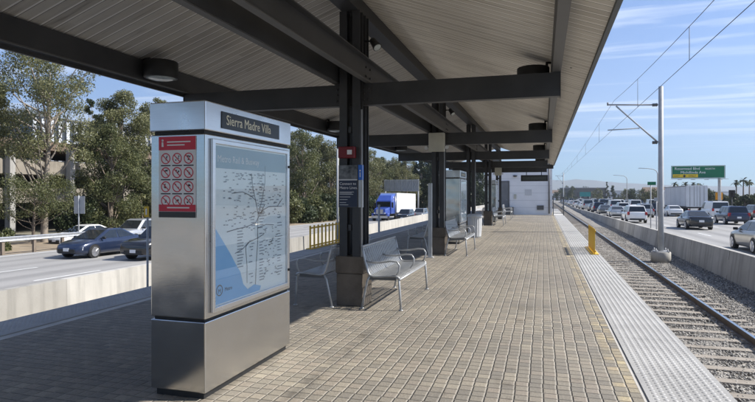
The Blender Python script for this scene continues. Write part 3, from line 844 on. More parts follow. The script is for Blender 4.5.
# ------------------------------------------------------------------ map cabinets
def cabinet(y0, label, full):
    x0, x1 = -2.80, -2.335; L_ = 1.40
    t = thing('map_cabinet', label, 'map cabinet', ((x0+x1)/2, y0+L_/2, 0), group='stainless steel map cabinets along the platform')
    hx = (x1-x0)/2; hy = L_/2
    def shell(z0, z1, name, m_end, m_side, inset=0):
        b = MB(); a = hx-inset; c = hy-inset
        b.box(-a, a, -c, c, z0, z1)
        for k in range(6): b.m[k] = 0
        b.m = [1, 1, 0, 1, 0, 1]
        return b.build(name, [m_end, m_side], t, bevel=.008)
    b = MB(); b.box(-hx+.03, hx-.03, -hy+.03, hy-.03, 0, .05); b.build('plinth', M['black'], t)
    for za_, zb_ in ((.565, .585), (1.93, 1.955)):
        b = MB(); b.box(-hx+.02, hx-.02, -hy+.02, hy-.02, za_, zb_); b.build('shadow_gap', M['black'], t)
    shell(.05, .565, 'base_cabinet', M['steel_end'], M['steel'])
    shell(.585, 1.93, 'body', M['steel_end'], M['steel'])
    hd = shell(1.955, 2.17, 'header', M['steel_pale'], M['steel_pale'], -.006)
    for s in ((1, -1) if full else (1,)):
        # map case: frame, poster, glass
        xf = s*(hx+.001)
        ya, yb, za, zb = -.60, .60, .655, 1.865
        b = MB(); fw = .035
        X0, X1 = sorted((xf, xf+s*.022))
        b.box(X0, X1, ya-fw, ya, za-fw, zb+fw); b.box(X0, X1, yb, yb+fw, za-fw, zb+fw)
        b.box(X0, X1, ya, yb, za-fw, za); b.box(X0, X1, ya, yb, zb, zb+fw)
        fr = b.build('map_frame', M['steel_pale'], t, bevel=.004)
        hb = MB()
        for zz in (za+.12, zb-.12):
            hb.lathe([(.0,0),(.012,0),(.012,.012),(0,.012)], (xf+s*.022 if s > 0 else xf-.034, yb+.018, zz), 8, axis='x')
        hb.build('lock', M['black'], fr)
        X0, X1 = sorted((xf, xf+s*.003))
        b = MB(); b.box(X0, X1, ya, yb, za, zb); b.build('map_poster', M['map_paper'], t)
        if s > 0 and full:
            xp = xf+.0045
            U = lambda u, v, k=0: (xp+k*.0008, ya+.012+u*(yb-ya-.024), za+.012+v*(zb-za-.024))
            def poly(name, pts, m, k):
                q = MB(); q.add([U(u, v, k) for u, v in pts], [tuple(range(len(pts)))]); return q.build(name, m, t, fix=False)
            poly('map_heading', [(0,.86),(1,.86),(1,1),(0,1)], M['map_head'], 0)
            poly('map_sea', [(0,0),(.58,0),(.6,.03),(.5,.055),(.41,.035),(.35,.08),(.31,.17),(.25,.23),(.18,.31),(.1,.39),(0,.49)], M['map_sea'], 0)
            # route network
            q = MB(); rr = random.Random(12)
            def line(pts, wd, k=1):
                for (a, c) in zip(pts[:-1], pts[1:]):
                    dx, dy = c[0]-a[0], c[1]-a[1]; ln = math.hypot(dx, dy) or 1
                    nx, ny = -dy/ln*wd, dx/ln*wd
                    q.add([U(a[0]+nx,a[1]+ny,k),U(a[0]-nx,a[1]-ny,k),U(c[0]-nx,c[1]-ny,k),U(c[0]+nx,c[1]+ny,k)], [(0,1,2,3)])
            line([(.14,.45),(.25,.46),(.40,.47),(.52,.49),(.60,.56),(.66,.62)], .003)
            line([(.52,.05),(.53,.2),(.55,.34),(.55,.45),(.56,.55),(.52,.65),(.48,.74),(.46,.84)], .003)
            line([(.40,.08),(.40,.2),(.38,.33),(.43,.36),(.55,.38),(.64,.4)], .0025)
            line([(.56,.55),(.64,.58),(.72,.6),(.86,.6),(.95,.66)], .003)
            line([(.56,.55),(.62,.66),(.66,.78),(.66,.9)], .0025)
            line([(.2,.70),(.34,.71),(.46,.68),(.52,.65)], .0025)
            line([(.55,.45),(.68,.47),(.80,.46)], .0025)
            line([(.24,.3),(.34,.32),(.42,.36)], .002)
            q.build('route_lines', M['map_ink'], t, fix=False)
            q = MB()
            def stop(u, v, ln, k=1): q.add([U(u,v,k),U(u+ln,v,k),U(u+ln,v+.007,k),U(u,v+.007,k)], [(0,1,2,3)])
            for v in np.arange(.07, .86, .021):
                if rr.random() < .85: stop(.575, v, rr.uniform(.03,.09))
                if .05 < v < .6 and rr.random() < .85: stop(.86, v, rr.uniform(.04,.09))
                if rr.random() < .5: stop(.44+rr.uniform(-.02,.02), v, -rr.uniform(.03,.07) if False else rr.uniform(.03,.06))
            for v in np.arange(.2, .45, .02): stop(.27, v, rr.uniform(.05,.09))
            for u in np.arange(.1,.55,.032): stop(u, .475+rr.uniform(-.05,.05), .024)
            for _ in range(150): stop(rr.uniform(.08,.95), rr.uniform(.5,.84), rr.uniform(.012,.04))
            for _ in range(60): stop(rr.uniform(.62,.84), rr.uniform(.08,.45), rr.uniform(.012,.04))
            q.build('station_names', M['map_ink2'], t, fix=False)
            q = MB(); n = 20
            for k in range(n):
                a, c = 2*PI*k/n, 2*PI*(k+1)/n
                w1, w2 = .038, .030
                q.add([U(.055+math.cos(a)*w1, .085+math.sin(a)*w1*.95, 1), U(.055+math.cos(c)*w1, .085+math.sin(c)*w1*.95, 1), U(.055+math.cos(c)*w2, .085+math.sin(c)*w2*.95, 1), U(.055+math.cos(a)*w2, .085+math.sin(a)*w2*.95, 1)], [(0,1,2,3)])
            q.build('round_emblem', M['map_ink'], t, fix=False)
            p = U(.055, .066, 1); lettering('lettering', 'M', .05, p, '+x', M['map_ink'], t, 'CENTER', ext=.0003)
            p = U(.115, .07, 1); lettering('lettering', 'Metro', .042, p, '+x', M['map_ink'], t, ext=.0003)
            p = U(.03, .90, 1); lettering('lettering', 'Metro Rail & Busway', .075, p, '+x', M['sign_white'], t, ext=.0003)
        X0, X1 = sorted((xf+s*.0135, xf+s*.0165))
        b = MB(); b.box(X0, X1, ya+.001, yb-.001, za+.001, zb-.001); b.build('glass_pane', M['pane'], t)
        # black station name strip on the header
        xh = s*(hx+.0065)
        X0, X1 = sorted((xh, xh+s*.006))
        b = MB(); b.box(X0, X1, -.50, .45, 1.99, 2.118); nmb = b.build('name_strip', M['sign_black'], t)
        if s > 0: lettering('lettering', 'Sierra Madre Villa', .108, (xh+.0066, -.44, 2.023), '+x', M['sign_ivory'], t, xs=.93)
    return t, hx, hy
cab, chx, chy = cabinet(3.48, 'stainless steel map cabinet with rules notice on its end, in front of the first column', True)
cabinet(16.3, 'stainless steel map cabinet beyond the second column, behind the litter bin', False)
cabinet(29.1, 'distant stainless steel map cabinet just before the white building', False)

# rules notice on the cabinet's end
ns = thing('rules_notice', 'red and white notice of twelve prohibition symbols on the cabinet end', 'notice', (cab.location.x, cab.location.y-chy-.001, 1.32))
wn_, hn = .158, .595
b = MB(); b.box(-wn_, wn_, -.004, 0, 0, hn); b.build('white_panel', M['sign_white'], ns, bevel=.001)
b = MB(); b.box(-wn_, wn_, -.0055, -.0042, hn-.10, hn); b.build('red_heading', M['sign_red'], ns)
b = MB(); b.box(-wn_, wn_, -.0055, -.0042, .045, .095); b.build('red_footer', M['sign_red'], ns)
b = MB(); b.box(-wn_, wn_, -.0055, -.0042, 0, .043); b.build('black_band', M['sign_black'], ns)
sy = MB(); cp = MB(); pc = MB()
rr = random.Random(2)
for r_ in range(4):
    for c_ in range(3):
        cx, cz = (c_-1)*.098, .43-r_*.1035+.003
        n = 20
        for k in range(n):
            a, c = 2*PI*k/n, 2*PI*(k+1)/n
            sy.add([(cx+math.cos(a)*.041, -.0046, cz+math.sin(a)*.041), (cx+math.cos(c)*.041, -.0046, cz+math.sin(c)*.041), (cx+math.cos(c)*.033, -.0046, cz+math.sin(c)*.033), (cx+math.cos(a)*.033, -.0046, cz+math.sin(a)*.033)], [(0,1,2,3)])
        sy.bar((cx-.026, -.0050, cz+.026), (cx+.026, -.0050, cz-.026), .0006, .007)
        cp.add([(cx-.042, -.0046, cz-.056), (cx+.042, -.0046, cz-.056), (cx+.042, -.0046, cz-.047), (cx-.042, -.0046, cz-.047)], [(0,1,2,3)])
        for _ in range(3):
            u, v = cx+rr.uniform(-.016,.010), cz+rr.uniform(-.018,.012)
            pc.add([(u,-.0044,v),(u+rr.uniform(.006,.014),-.0044,v),(u+rr.uniform(.006,.014),-.0044,v+rr.uniform(.006,.016)),(u,-.0044,v+.012)], [(0,1,2,3)])
sy.build('prohibition_rings', M['sign_red'], ns, fix=False); cp.build('captions', M['sign_black'], ns, fix=False); pc.build('pictograms', M['sign_black'], ns, fix=False)
b = MB()
for zz, wd in ((hn-.045, .2), (hn-.068, .15), (.068, .19)):
    b.add([(-.085,-.0058,zz),(-.085+wd,-.0058,zz),(-.085+wd,-.0058,zz+.009),(-.085,-.0058,zz+.009)], [(0,1,2,3)])
# small white seated figure emblem
for z0, r0 in ((hn-.028, .009),): b.lathe([(0,0),(r0,0),(r0,.0005),(0,.0005)], (-.125,-.0062,z0), 10, axis='y')
b.add([(-.133,-.0058,hn-.075),(-.115,-.0058,hn-.075),(-.118,-.0058,hn-.04),(-.132,-.0058,hn-.04)], [(0,1,2,3)])
b.build('white_print', M['sign_white'], ns, fix=False)

# ------------------------------------------------------------------ benches
def make_bench():
    t = thing('platform_bench', '', 'bench', (0,0,0), group='silver steel benches around the columns')
    Lb = 1.72
    prof = [(-.255,.80),(-.235,.70),(-.205,.58),(-.175,.48),(-.15,.435),(-.10,.42),(.0,.425),(.12,.435),(.20,.435),(.235,.42),(.245,.395)]
    def strip(b, y0, y1, pts, th=.005):
        n = len(pts)
        vs = []
        for (x, z) in pts: vs += [(x,y0,z),(x,y1,z),(x,y1,z-th),(x,y0,z-th)]
        fs = []
        for i in range(n-1):
            a = 4*i
            fs += [(a,a+1,a+5,a+4),(a+3,a+7,a+6,a+2),(a,a+4,a+7,a+3),(a+1,a+2,a+6,a+5)]
        fs += [(0,3,2,1),(4*n-4,4*n-3,4*n-2,4*n-1)]
        b.add(vs, fs)
    back = MB(); seat = MB()
    ns_ = 31; pitch = (Lb-.1)/ns_
    for k in range(ns_):
        y = -Lb/2+.05+pitch*(k+.5)
        strip(back, y-.0135, y+.0135, prof[:5])
        strip(seat, y-.0135, y+.0135, prof[4:])
    for (x, z) in ((-.248,.77),(-.218,.62)): back.tube([(x-.012, -Lb/2+.03, z), (x-.012, Lb/2-.03, z)], .007, 6)
    for (x, z) in ((-.10,.405),(.06,.415),(.20,.42)): seat.tube([(x, -Lb/2+.03, z), (x, Lb/2-.03, z)], .007, 6)
    back.build('backrest', M['bench'], t); seat.build('seat', M['bench'], t)
    fr = MB()
    fr.tube([(-.258,-Lb/2+.02,.805),(-.258,Lb/2-.02,.805)], .014, 8)
    fr.tube([(.245,-Lb/2+.02,.392),(.245,Lb/2-.02,.392)], .013, 8)
    for y in (-Lb/2+.02, Lb/2-.02): fr.tube([(x, y, z) for x, z in prof], .014, 8)
    fr.build('frame', M['bench'], t)
    for y in (-Lb/2+.03, Lb/2-.03):
        for pts in ([(.20,y,.42),(.235,y,.40),(.25,y,.2),(.262,y,.008)], [(-.15,y,.43),(-.185,y,.36),(-.225,y,.18),(-.262,y,.008)]):
            b = MB(); b.tube(pts, .015, 8); b.lathe([(.03,0),(.03,.008),(.012,.012)], (pts[-1][0], y, 0), 10); b.build('leg', M['bench'], t)
        b = MB(); b.bar((-.17,y,.40),(.20,y,.405),.012,.05); b.build('side_rail', M['mid_steel'], t)
    for y in (-Lb/2+.03, 0, Lb/2-.03):
        b = MB()
        b.tube([(-.215,y,.62),(-.16,y,.60),(-.02,y,.60),(.12,y,.625),(.21,y,.62),(.245,y,.57),(.235,y,.50),(.20,y,.435)], .012, 8)
        b.build('armrest', M['bench'], t)
    return t
bench0 = make_bench(); used = [False]
def place_bench(x, y, rz, label):
    o = bench0 if not used[0] else copy_tree(bench0)
    used[0] = True
    o.location = (x, y, 0); o.rotation_euler = (0,0,rz); o['label'] = label
for k, i in ((0,3),(1,4),(3,6),(4,7)):
    cy = COLS[i]
    w1 = ['the first column, nearest the map cabinet', 'the second column', None, 'the fourth column', 'the last column by the white building'][k]
    place_bench(-2.0, cy+.55, 0, 'silver slatted bench facing the sunny track at ' + w1)
    place_bench(-2.92, cy+.5, PI, 'silver slatted bench facing the barrier in shade at ' + w1)

# ------------------------------------------------------------------ things on the columns
c1 = COLS[3]; yf = c1-.2        # front of first column
t = thing('emergency_phone', 'red emergency call box on the front of the first column', 'call box', (CX-.02, yf, 1.96))
b = MB(); b.box(-.11, .115, -.09, 0, 0, .15); b.build('housing', M['red'], t, bevel=.008)
b = MB(); b.box(.02, .085, -.095, -.09, .045, .105); b.build('white_lens', M['sign_white'], t)
t = thing('metro_poster', 'navy service poster under the red call box on the first column', 'poster', (CX-.015, yf-.012, 1.31))
b = MB(); b.box(-.135, .135, -.008, 0, 0, .56); b.build('backing', M['mid_steel'], t, bevel=.002)
b = MB(); b.box(-.13, .13, -.0105, -.0085, .005, .355); b.build('navy_panel', M['navy'], t)
b = MB(); b.box(-.13, .13, -.0105, -.0085, .375, .555); b.build('photo_panel', pmat('grey street photo print', (.03,.035,.04), (.22,.23,.24), 14, .35, coord='Object'), t)
b = MB(); b.box(-.13, .13, -.0105, -.0085, .357, .373); b.build('pale_stripe', M['sign_grey'], t)
lettering('lettering', 'Connect to', .05, (-.118, -.0112, .297), '-y', M['sign_white'], t, ext=.0003)
lettering('lettering', 'Metro Lines.', .05, (-.118, -.0112, .243), '-y', M['sign_white'], t, ext=.0003)
b = MB()
for zz, wd in ((.20,.2),(.185,.17),(.17,.19),(.135,.15),(.10,.11),(.06,.09),(.03,.12)):
    b.add([(-.115,-.0112,zz),(-.115+wd,-.0112,zz),(-.115+wd,-.0112,zz+.006),(-.115,-.0112,zz+.006)], [(0,1,2,3)])
b.build('small_print', M['sign_grey'], t, fix=False)
t = thing('side_sign', 'narrow blue and silver sign fixed beside the navy poster', 'sign', (CX+.128, yf+.02, 1.31))
b = MB(); b.box(0, .05, -.03, .03, 0, .36); b.build('silver_panel', M['galv'], t)
b = MB(); b.box(-.002, .052, -.032, .032, .363, .56); b.build('blue_panel', M['blue'], t)
b = MB(); b.bar((.025,-.034,.40),(.025,-.034,.46),.012,.001); b.lathe([(0,0),(.011,0),(.011,.001),(0,.001)], (.025,-.035,.485), 10, axis='y'); b.build('white_symbol', M['sign_white'], t, fix=False)

def cream_box(cy, label):
    t = thing('speaker_box', label, 'equipment box', (CX, cy-.2, 2.50), group='cream boxes on the columns')
    b = MB(); b.box(-.19, .19, -.16, 0, 0, .45); b.build('cabinet', M['cream'], t, bevel=.012)
    for s in (-1, 1):
        b = MB(); b.tube([(s*.19,-.08,.1),(s*.25,-.08,.1)], .016, 6); b.tube([(s*.25,-.14,.09),(s*.25,-.03,.12)], [.045,.035], 10); b.build('camera', M['sign_grey'], t)
cream_box(COLS[4], 'cream equipment box with two small cameras on the second column')
cream_box(COLS[7], 'small cream equipment box high on the last column by the white building')

t = thing('litter_bin', 'pale grey ribbed litter bin beside the second map cabinet', 'litter bin', (-2.22, 19.0, 0))
b = MB(); n = 40
prof = [(.19,0),(.215,.04),(.235,.35),(.24,.68)]
vs = []; fs = []
for (r_, z) in prof:
    for k in range(n):
        q = r_*(1 if k % 2 else .955); vs.append((q*math.cos(2*PI*k/n), q*math.sin(2*PI*k/n), z))
for i in range(3):
    for k in range(n): fs.append((i*n+k, i*n+(k+1) % n, (i+1)*n+(k+1) % n, (i+1)*n+k))
fs.append(tuple(range(n-1,-1,-1)))
b.add(vs, fs); b.build('ribbed_body', M['bin'], t)
b = MB(); b.lathe([(.255,.675),(.26,.70),(.25,.76),(.20,.79),(.12,.785),(.11,.70)], n=32); b.build('lid', M['bin'], t)

t = thing('steel_post', 'slim silver steel post standing in front of the second column', 'post', (-2.52, 12.75, 0))
b = MB(); b.box(-.045, .045, -.03, .03, 0, 1.73); b.build('post', M['galv'], t, bevel=.008)
b = MB(); b.box(-.08, .08, -.07, .07, 0, .015); b.build('base_plate', M['galv_dull'], t)

# hanging train information sign under the end of the canopy
t = thing('hanging_sign', 'black hanging train display under the far end of the canopy', 'display sign', (-.46, 31.9, 2.15))
b = MB(); b.box(-.72, .72, -.11, .11, 0, .34); b.build('casing', M['black'], t, bevel=.01)
b = MB(); b.box(-.64, .64, -.114, -.11, .07, .26); b.build('screen', pmat('grey display window', (.05,.06,.055), (.075,.085,.08), 20, .25), t)
for s in (-.42, .38):
    b = MB(); b.tube([(s,0,.34),(s,0,.62)], .02, 8); b.build('hanger', M['black'], t)

# yellow barriers between train cars
def yellow_gate(x, y, label, ln=2.0):
    t = thing('yellow_edge_barrier', label, 'edge barrier', (x, y, .012), group='yellow barriers on the platform edges')
    n = 9
    for k in range(n):
        yy = -ln/2+.08+(ln-.16)*k/(n-1)
        b = MB(); b.box(-.007, .007, yy-.045, yy+.045, .02, .62); b.build('slat', M['yellow'], t, bevel=.002)
    b = MB(); b.box(.009, .022, -ln/2, ln/2, .06, .10); b.box(.009, .022, -ln/2, ln/2, .54, .58); b.build('rail', M['yellow'], t)
    b = MB(); b.box(-.09, .09, -ln/2, ln/2, 0, .02); b.build('base_plate', M['yellow'], t)
yellow_gate(1.20, 15.3, 'yellow slatted barrier standing on the sunlit tactile strip')
yellow_gate(-5.92, 14.7, 'yellow slatted barrier on the shaded platform edge, seen beside the first column', 2.35)

# thin poles along the barrier-side platform edge
t = thing('yellow_marker', 'yellow marker plate on a slim grey pole beside the map cabinet', 'marker sign', (-6.3, 7.75, ztr(8)-.17))
zb = -t.location.z
b = MB(); b.tube([(0,0,0),(0,0,zb+1.27)], .018, 8); b.build('pole', M['galv_dull'], t)
b = MB(); b.box(-.045, .045, -.03, -.02, zb+1.1, zb+1.28); b.build('marker_plate', M['yellow'], t, bevel=.003)
b = MB(); b.box(-.012, .012, -.034, -.031, zb+1.14, zb+1.24); b.build('black_figure', M['sign_white'], t)
for (x, y, h, lab) in ((-6.25, 18.2, 1.35, 'slim white pole behind the first bench, left of the truck'), (-6.2, 21.0, 1.0, 'short pale post on the barrier side, in front of the blue truck')):
    t = thing('edge_post', lab, 'post', (x, y, ztr(y)-.17)); zb = -t.location.z
    b = MB(); b.tube([(0,0,0),(0,0,zb+h)], .045, 8); b.build('pole', M['galv_dull'], t)
    b = MB(); b.lathe([(.05,zb+h),(.05,zb+h+.03),(0,zb+h+.04)]); b.build('cap', M['galv_dull'], t)
# standing pole left of the first column
t = thing('lamp_mast', 'tall thin grey mast left of the first column', 'mast', (-9.0, 23.8, ztr(24)-.2)); zb = -t.location.z
b = MB(); b.tube([(0,0,0),(0,0,zb+3.5)], .05, 8); b.build('pole', M['galv_dull'], t)
b = MB(); b.box(-.12, .12, -.12, .12, 0, .02); b.build('base_plate', M['galv_dull'], t)

# ------------------------------------------------------------------ white building at the platform's end
t = thing('equipment_building', 'white block building standing across the end of the platform', 'building', (-1.75, 39.6, 0))
b = MB(); b.box(-2.0, 2.35, 0, 7, 0, 3.55)
wl = b.build('wall', M['white_wall'], t)
b = MB()
for k in range(1, 7): b.box(-2.001, 2.351, -.004, 7, k*.5-.006, k*.5+.006)
b.build('block_courses', M['wall_joint'], t)
b = MB(); b.box(-2.1, 2.45, -.1, 7.1, 3.56, 3.72); b.build('roof', M['roof'], t)
d = MB(); d.box(-1.12, -.55, -.03, -.005, 0, 2.28); dr = d.build('door', M['door'], t)
b = MB(); b.box(-1.18, -1.125, -.05, 0, 0, 2.34); b.box(-.545, -.49, -.05, 0, 0, 2.34); b.box(-1.125, -.545, -.05, 0, 2.285, 2.34); b.build('door_frame', M['mid_steel'], dr)
b = MB(); b.tube([(-.62,-.03,1.02),(-.62,-.07,1.02),(-.72,-.07,1.02)], .012, 6); b.build('handle', M['galv'], dr)
b = MB(); b.box(-.18, -.02, -.08, 0, 1.12, 1.42); b.build('meter_box', M['cream'], t, bevel=.01)
b = MB(); b.lathe([(.0,-.1),(.1,-.1),(.16,0),(0,.02)], (-.1,-.06,2.72), 16); b.build('wall_lamp', M['mid_steel'], t)
b = MB(); b.tube([(2.15,-.07,.1),(2.15,-.07,3.5)], .045, 8); b.build('downpipe', M['mid_steel'], t)
b = MB(); b.box(.55, 1.0, -.02, -.006, 1.35, 1.75); b.build('wall_notice', M['sign_grey'], t)
b = MB(); b.box(1.35, 1.8, -.06, -.006, .35, .65); b.build('vent', M['mid_steel'], t)
t = thing('end_gate', 'dark mesh gate beside the white building at the track edge', 'gate', (.98, 38.9, 0))
b = MB()
for x in (-.33, .33): b.box(x-.03, x+.03, -.03, .03, 0, 1.25)
for z in (.15, 1.2): b.box(-.30, .30, -.02, .02, z-.02, z+.02)
b.build('frame', M['mid_steel'], t)
b = MB()
for k in range(14): b.box(-.29+k*.044, -.284+k*.044, -.005, .005, .17, 1.18)
for k in range(12): b.box(-.3, .3, -.0045, .0045, .24+k*.085, .246+k*.085)
b.build('mesh', M['mid_steel'], t)
t = thing('utility_cabinet', 'grey cabinet at the foot of the white building wall', 'cabinet', (-2.35, 39.2, 0))
b = MB(); b.box(-.4, .4, -.3, .3, 0, .5); b.build('body', M['mid_steel'], t, bevel=.01)
b = MB(); b.box(-.42, .42, -.32, .32, .502, .53); b.build('lid', M['mid_steel'], t)

# ------------------------------------------------------------------ overhead line
def ocs_pole(x, y, label, big=True):
    zb = ztr(y)-.2
    t = thing('catenary_pole', label, 'overhead line pole', (x, y, zb), group='overhead line poles beside the track')
    o = -zb
    b = MB(); b.lathe([(.35,0),(.35,.44),(.33,.46)], n=28); b.build('concrete_base', M['barrier'], t)
    b = MB(); b.box(-.26, .26, -.26, .26, .463, .49); 
    for a in (-1, 1):
        for c in (-1, 1): b.lathe([(.03,.49),(.03,.55),(.015,.55),(.015,.60)], (a*.2, c*.2, 0), 8)
    b.build('base_plate', M['galv_dull'], t)
    b = MB(); b.tube([(0,0,.49),(0,0,2.5),(0,0,o+5.6)], [.105,.10,.085], 12); b.build('pole', M['galv_dull'], t)
    xa = 2.45-x
    b = MB(); b.tube([(-.1,0,o+4.9),(xa,0,o+4.98)], .032, 8); b.tube([(-.1,0,o+3.45),(xa+.3,0,o+4.92)], .032, 8)
    b.tube([(-.75,0,o+4.02),(xa,0,o+3.98)], .022, 6)
    b.build('cantilever_arm', M['galv_dull'], t)
    b = MB()
    for (z) in (4.9, 3.45):
        b = MB(); b.lathe([(.05,-.3),(.07,-.27),(.05,-.24),(.07,-.21),(.05,-.18),(.07,-.15),(.05,-.12)], (0,0,o+z), 10, axis='x'); b.build('insulator', M['mid_steel'], t)
    b = MB(); b.tube([(xa,0,o+4.95),(xa,0,o+5.07)], .03, 8)
    b.build('wire_clamp', M['mid_steel'], t)
ocs_pole(4.35, 23.6, 'tall grey overhead line pole on a round concrete base beside the barrier')
ocs_pole(3.95, 118.0, 'distant overhead line pole far down the track')
t = thing('overhead_wires', 'pair of overhead wires with droppers strung above the sunlit track', 'overhead wires', (2.62, 0, 0))
def mz(y):
    if y < 23: s = (23-y)/36.0; return 5.05 - .50*4*s*(1-s)*1.02 if 0 <= s <= 1 else 5.05
    s = (y-23)/95.0; return 5.05 - .75*4*s*(1-s) if s <= 1 else 5.05
ysm = [-13+ i*2 for i in range(19)] + [23+ i*5 for i in range(1, 20)]
b = MB(); b.tube([(0, y, mz(y)) for y in ysm], .006, 6); b.build('messenger_wire', M['wire'], t)
b = MB(); b.tube([(0,-13,3.98),(0,23,3.98),(0,118,3.9)], .006, 6); b.build('contact_wire', M['wire'], t)
for y in (3.5, 11.6, 17.5, 29, 38, 47, 56, 65, 75, 85, 95, 105):
    b = MB(); b.tube([(0,y,3.97),(0,y,mz(y))], .006, 5); b.build('dropper', M['wire'], t)

# ------------------------------------------------------------------ vehicles
def loft(b, st, mi=0):
    """st rows: (y, halfwidth, zbottom, ztop)"""
    rows = []
    for (y, wd, z0, z1) in st:
        h = z1-z0
        half = [(0,z0),(wd*.86,z0),(wd*.97,z0+h*.12),(wd,z0+h*.45),(wd*.985,z0+h*.72),(wd*.94,z0+h*.93),(wd*.84,z1),(0,z1+.015)]
        ring = [(x, y, z) for x, z in half] + [(-x, y, z) for x, z in half[-2:0:-1]]
        rows.append(ring)
    n = len(rows[0])
    vs = [p for r_ in rows for p in r_]
    fs = []
    for i in range(len(rows)-1):
        for k in range(n): fs.append((i*n+k, i*n+(k+1) % n, (i+1)*n+(k+1) % n, (i+1)*n+k))
    fs.append(tuple(range(n-1,-1,-1))); fs.append(tuple(range((len(rows)-1)*n, len(rows)*n)))
    b.add(vs, fs, mi, True)

CAR = {
 'sedan': dict(L=4.6, w=.9, st=[(-2.3,.72,.38,.86),(-2.24,.80,.28,.97),(-2.0,.87,.22,1.01),(-1.3,.90,.2,1.0),(0,.905,.2,.96),(.9,.90,.2,.94),(1.5,.89,.2,.88),(1.9,.85,.22,.79),(2.12,.78,.24,.70),(2.25,.68,.28,.60),(2.32,.52,.34,.52)],
   base=(-2.0, 1.35), top=(-.85, .12), zb=.93, zt=1.44, wb=.82, wt=.59, ax=(-1.36, 1.38), wr=.325),
 'suv': dict(L=4.7, w=.93, st=[(-2.35,.80,.42,1.0),(-2.3,.87,.34,1.08),(-2.0,.91,.28,1.1),(-1.0,.93,.26,1.08),(.9,.93,.26,1.05),(1.5,.92,.26,1.02),(2.05,.88,.28,.95),(2.28,.82,.32,.86),(2.35,.74,.36,.74)],
   base=(-2.28, 1.15), top=(-2.0, .35), zb=1.04, zt=1.68, wb=.85, wt=.68, ax=(-1.4, 1.42), wr=.36),
 'van': dict(L=5.3, w=.98, st=[(-2.65,.90,.42,1.15),(-2.62,.95,.34,1.25),(-2.0,.98,.28,1.25),(0,.98,.28,1.22),(1.4,.97,.28,1.15),(2.1,.93,.3,1.02),(2.5,.88,.34,.9),(2.65,.8,.4,.75)],
   base=(-2.6, 1.75), top=(-2.5, .95), zb=1.17, zt=2.05, wb=.93, wt=.80, ax=(-1.7, 1.75), wr=.36),
}
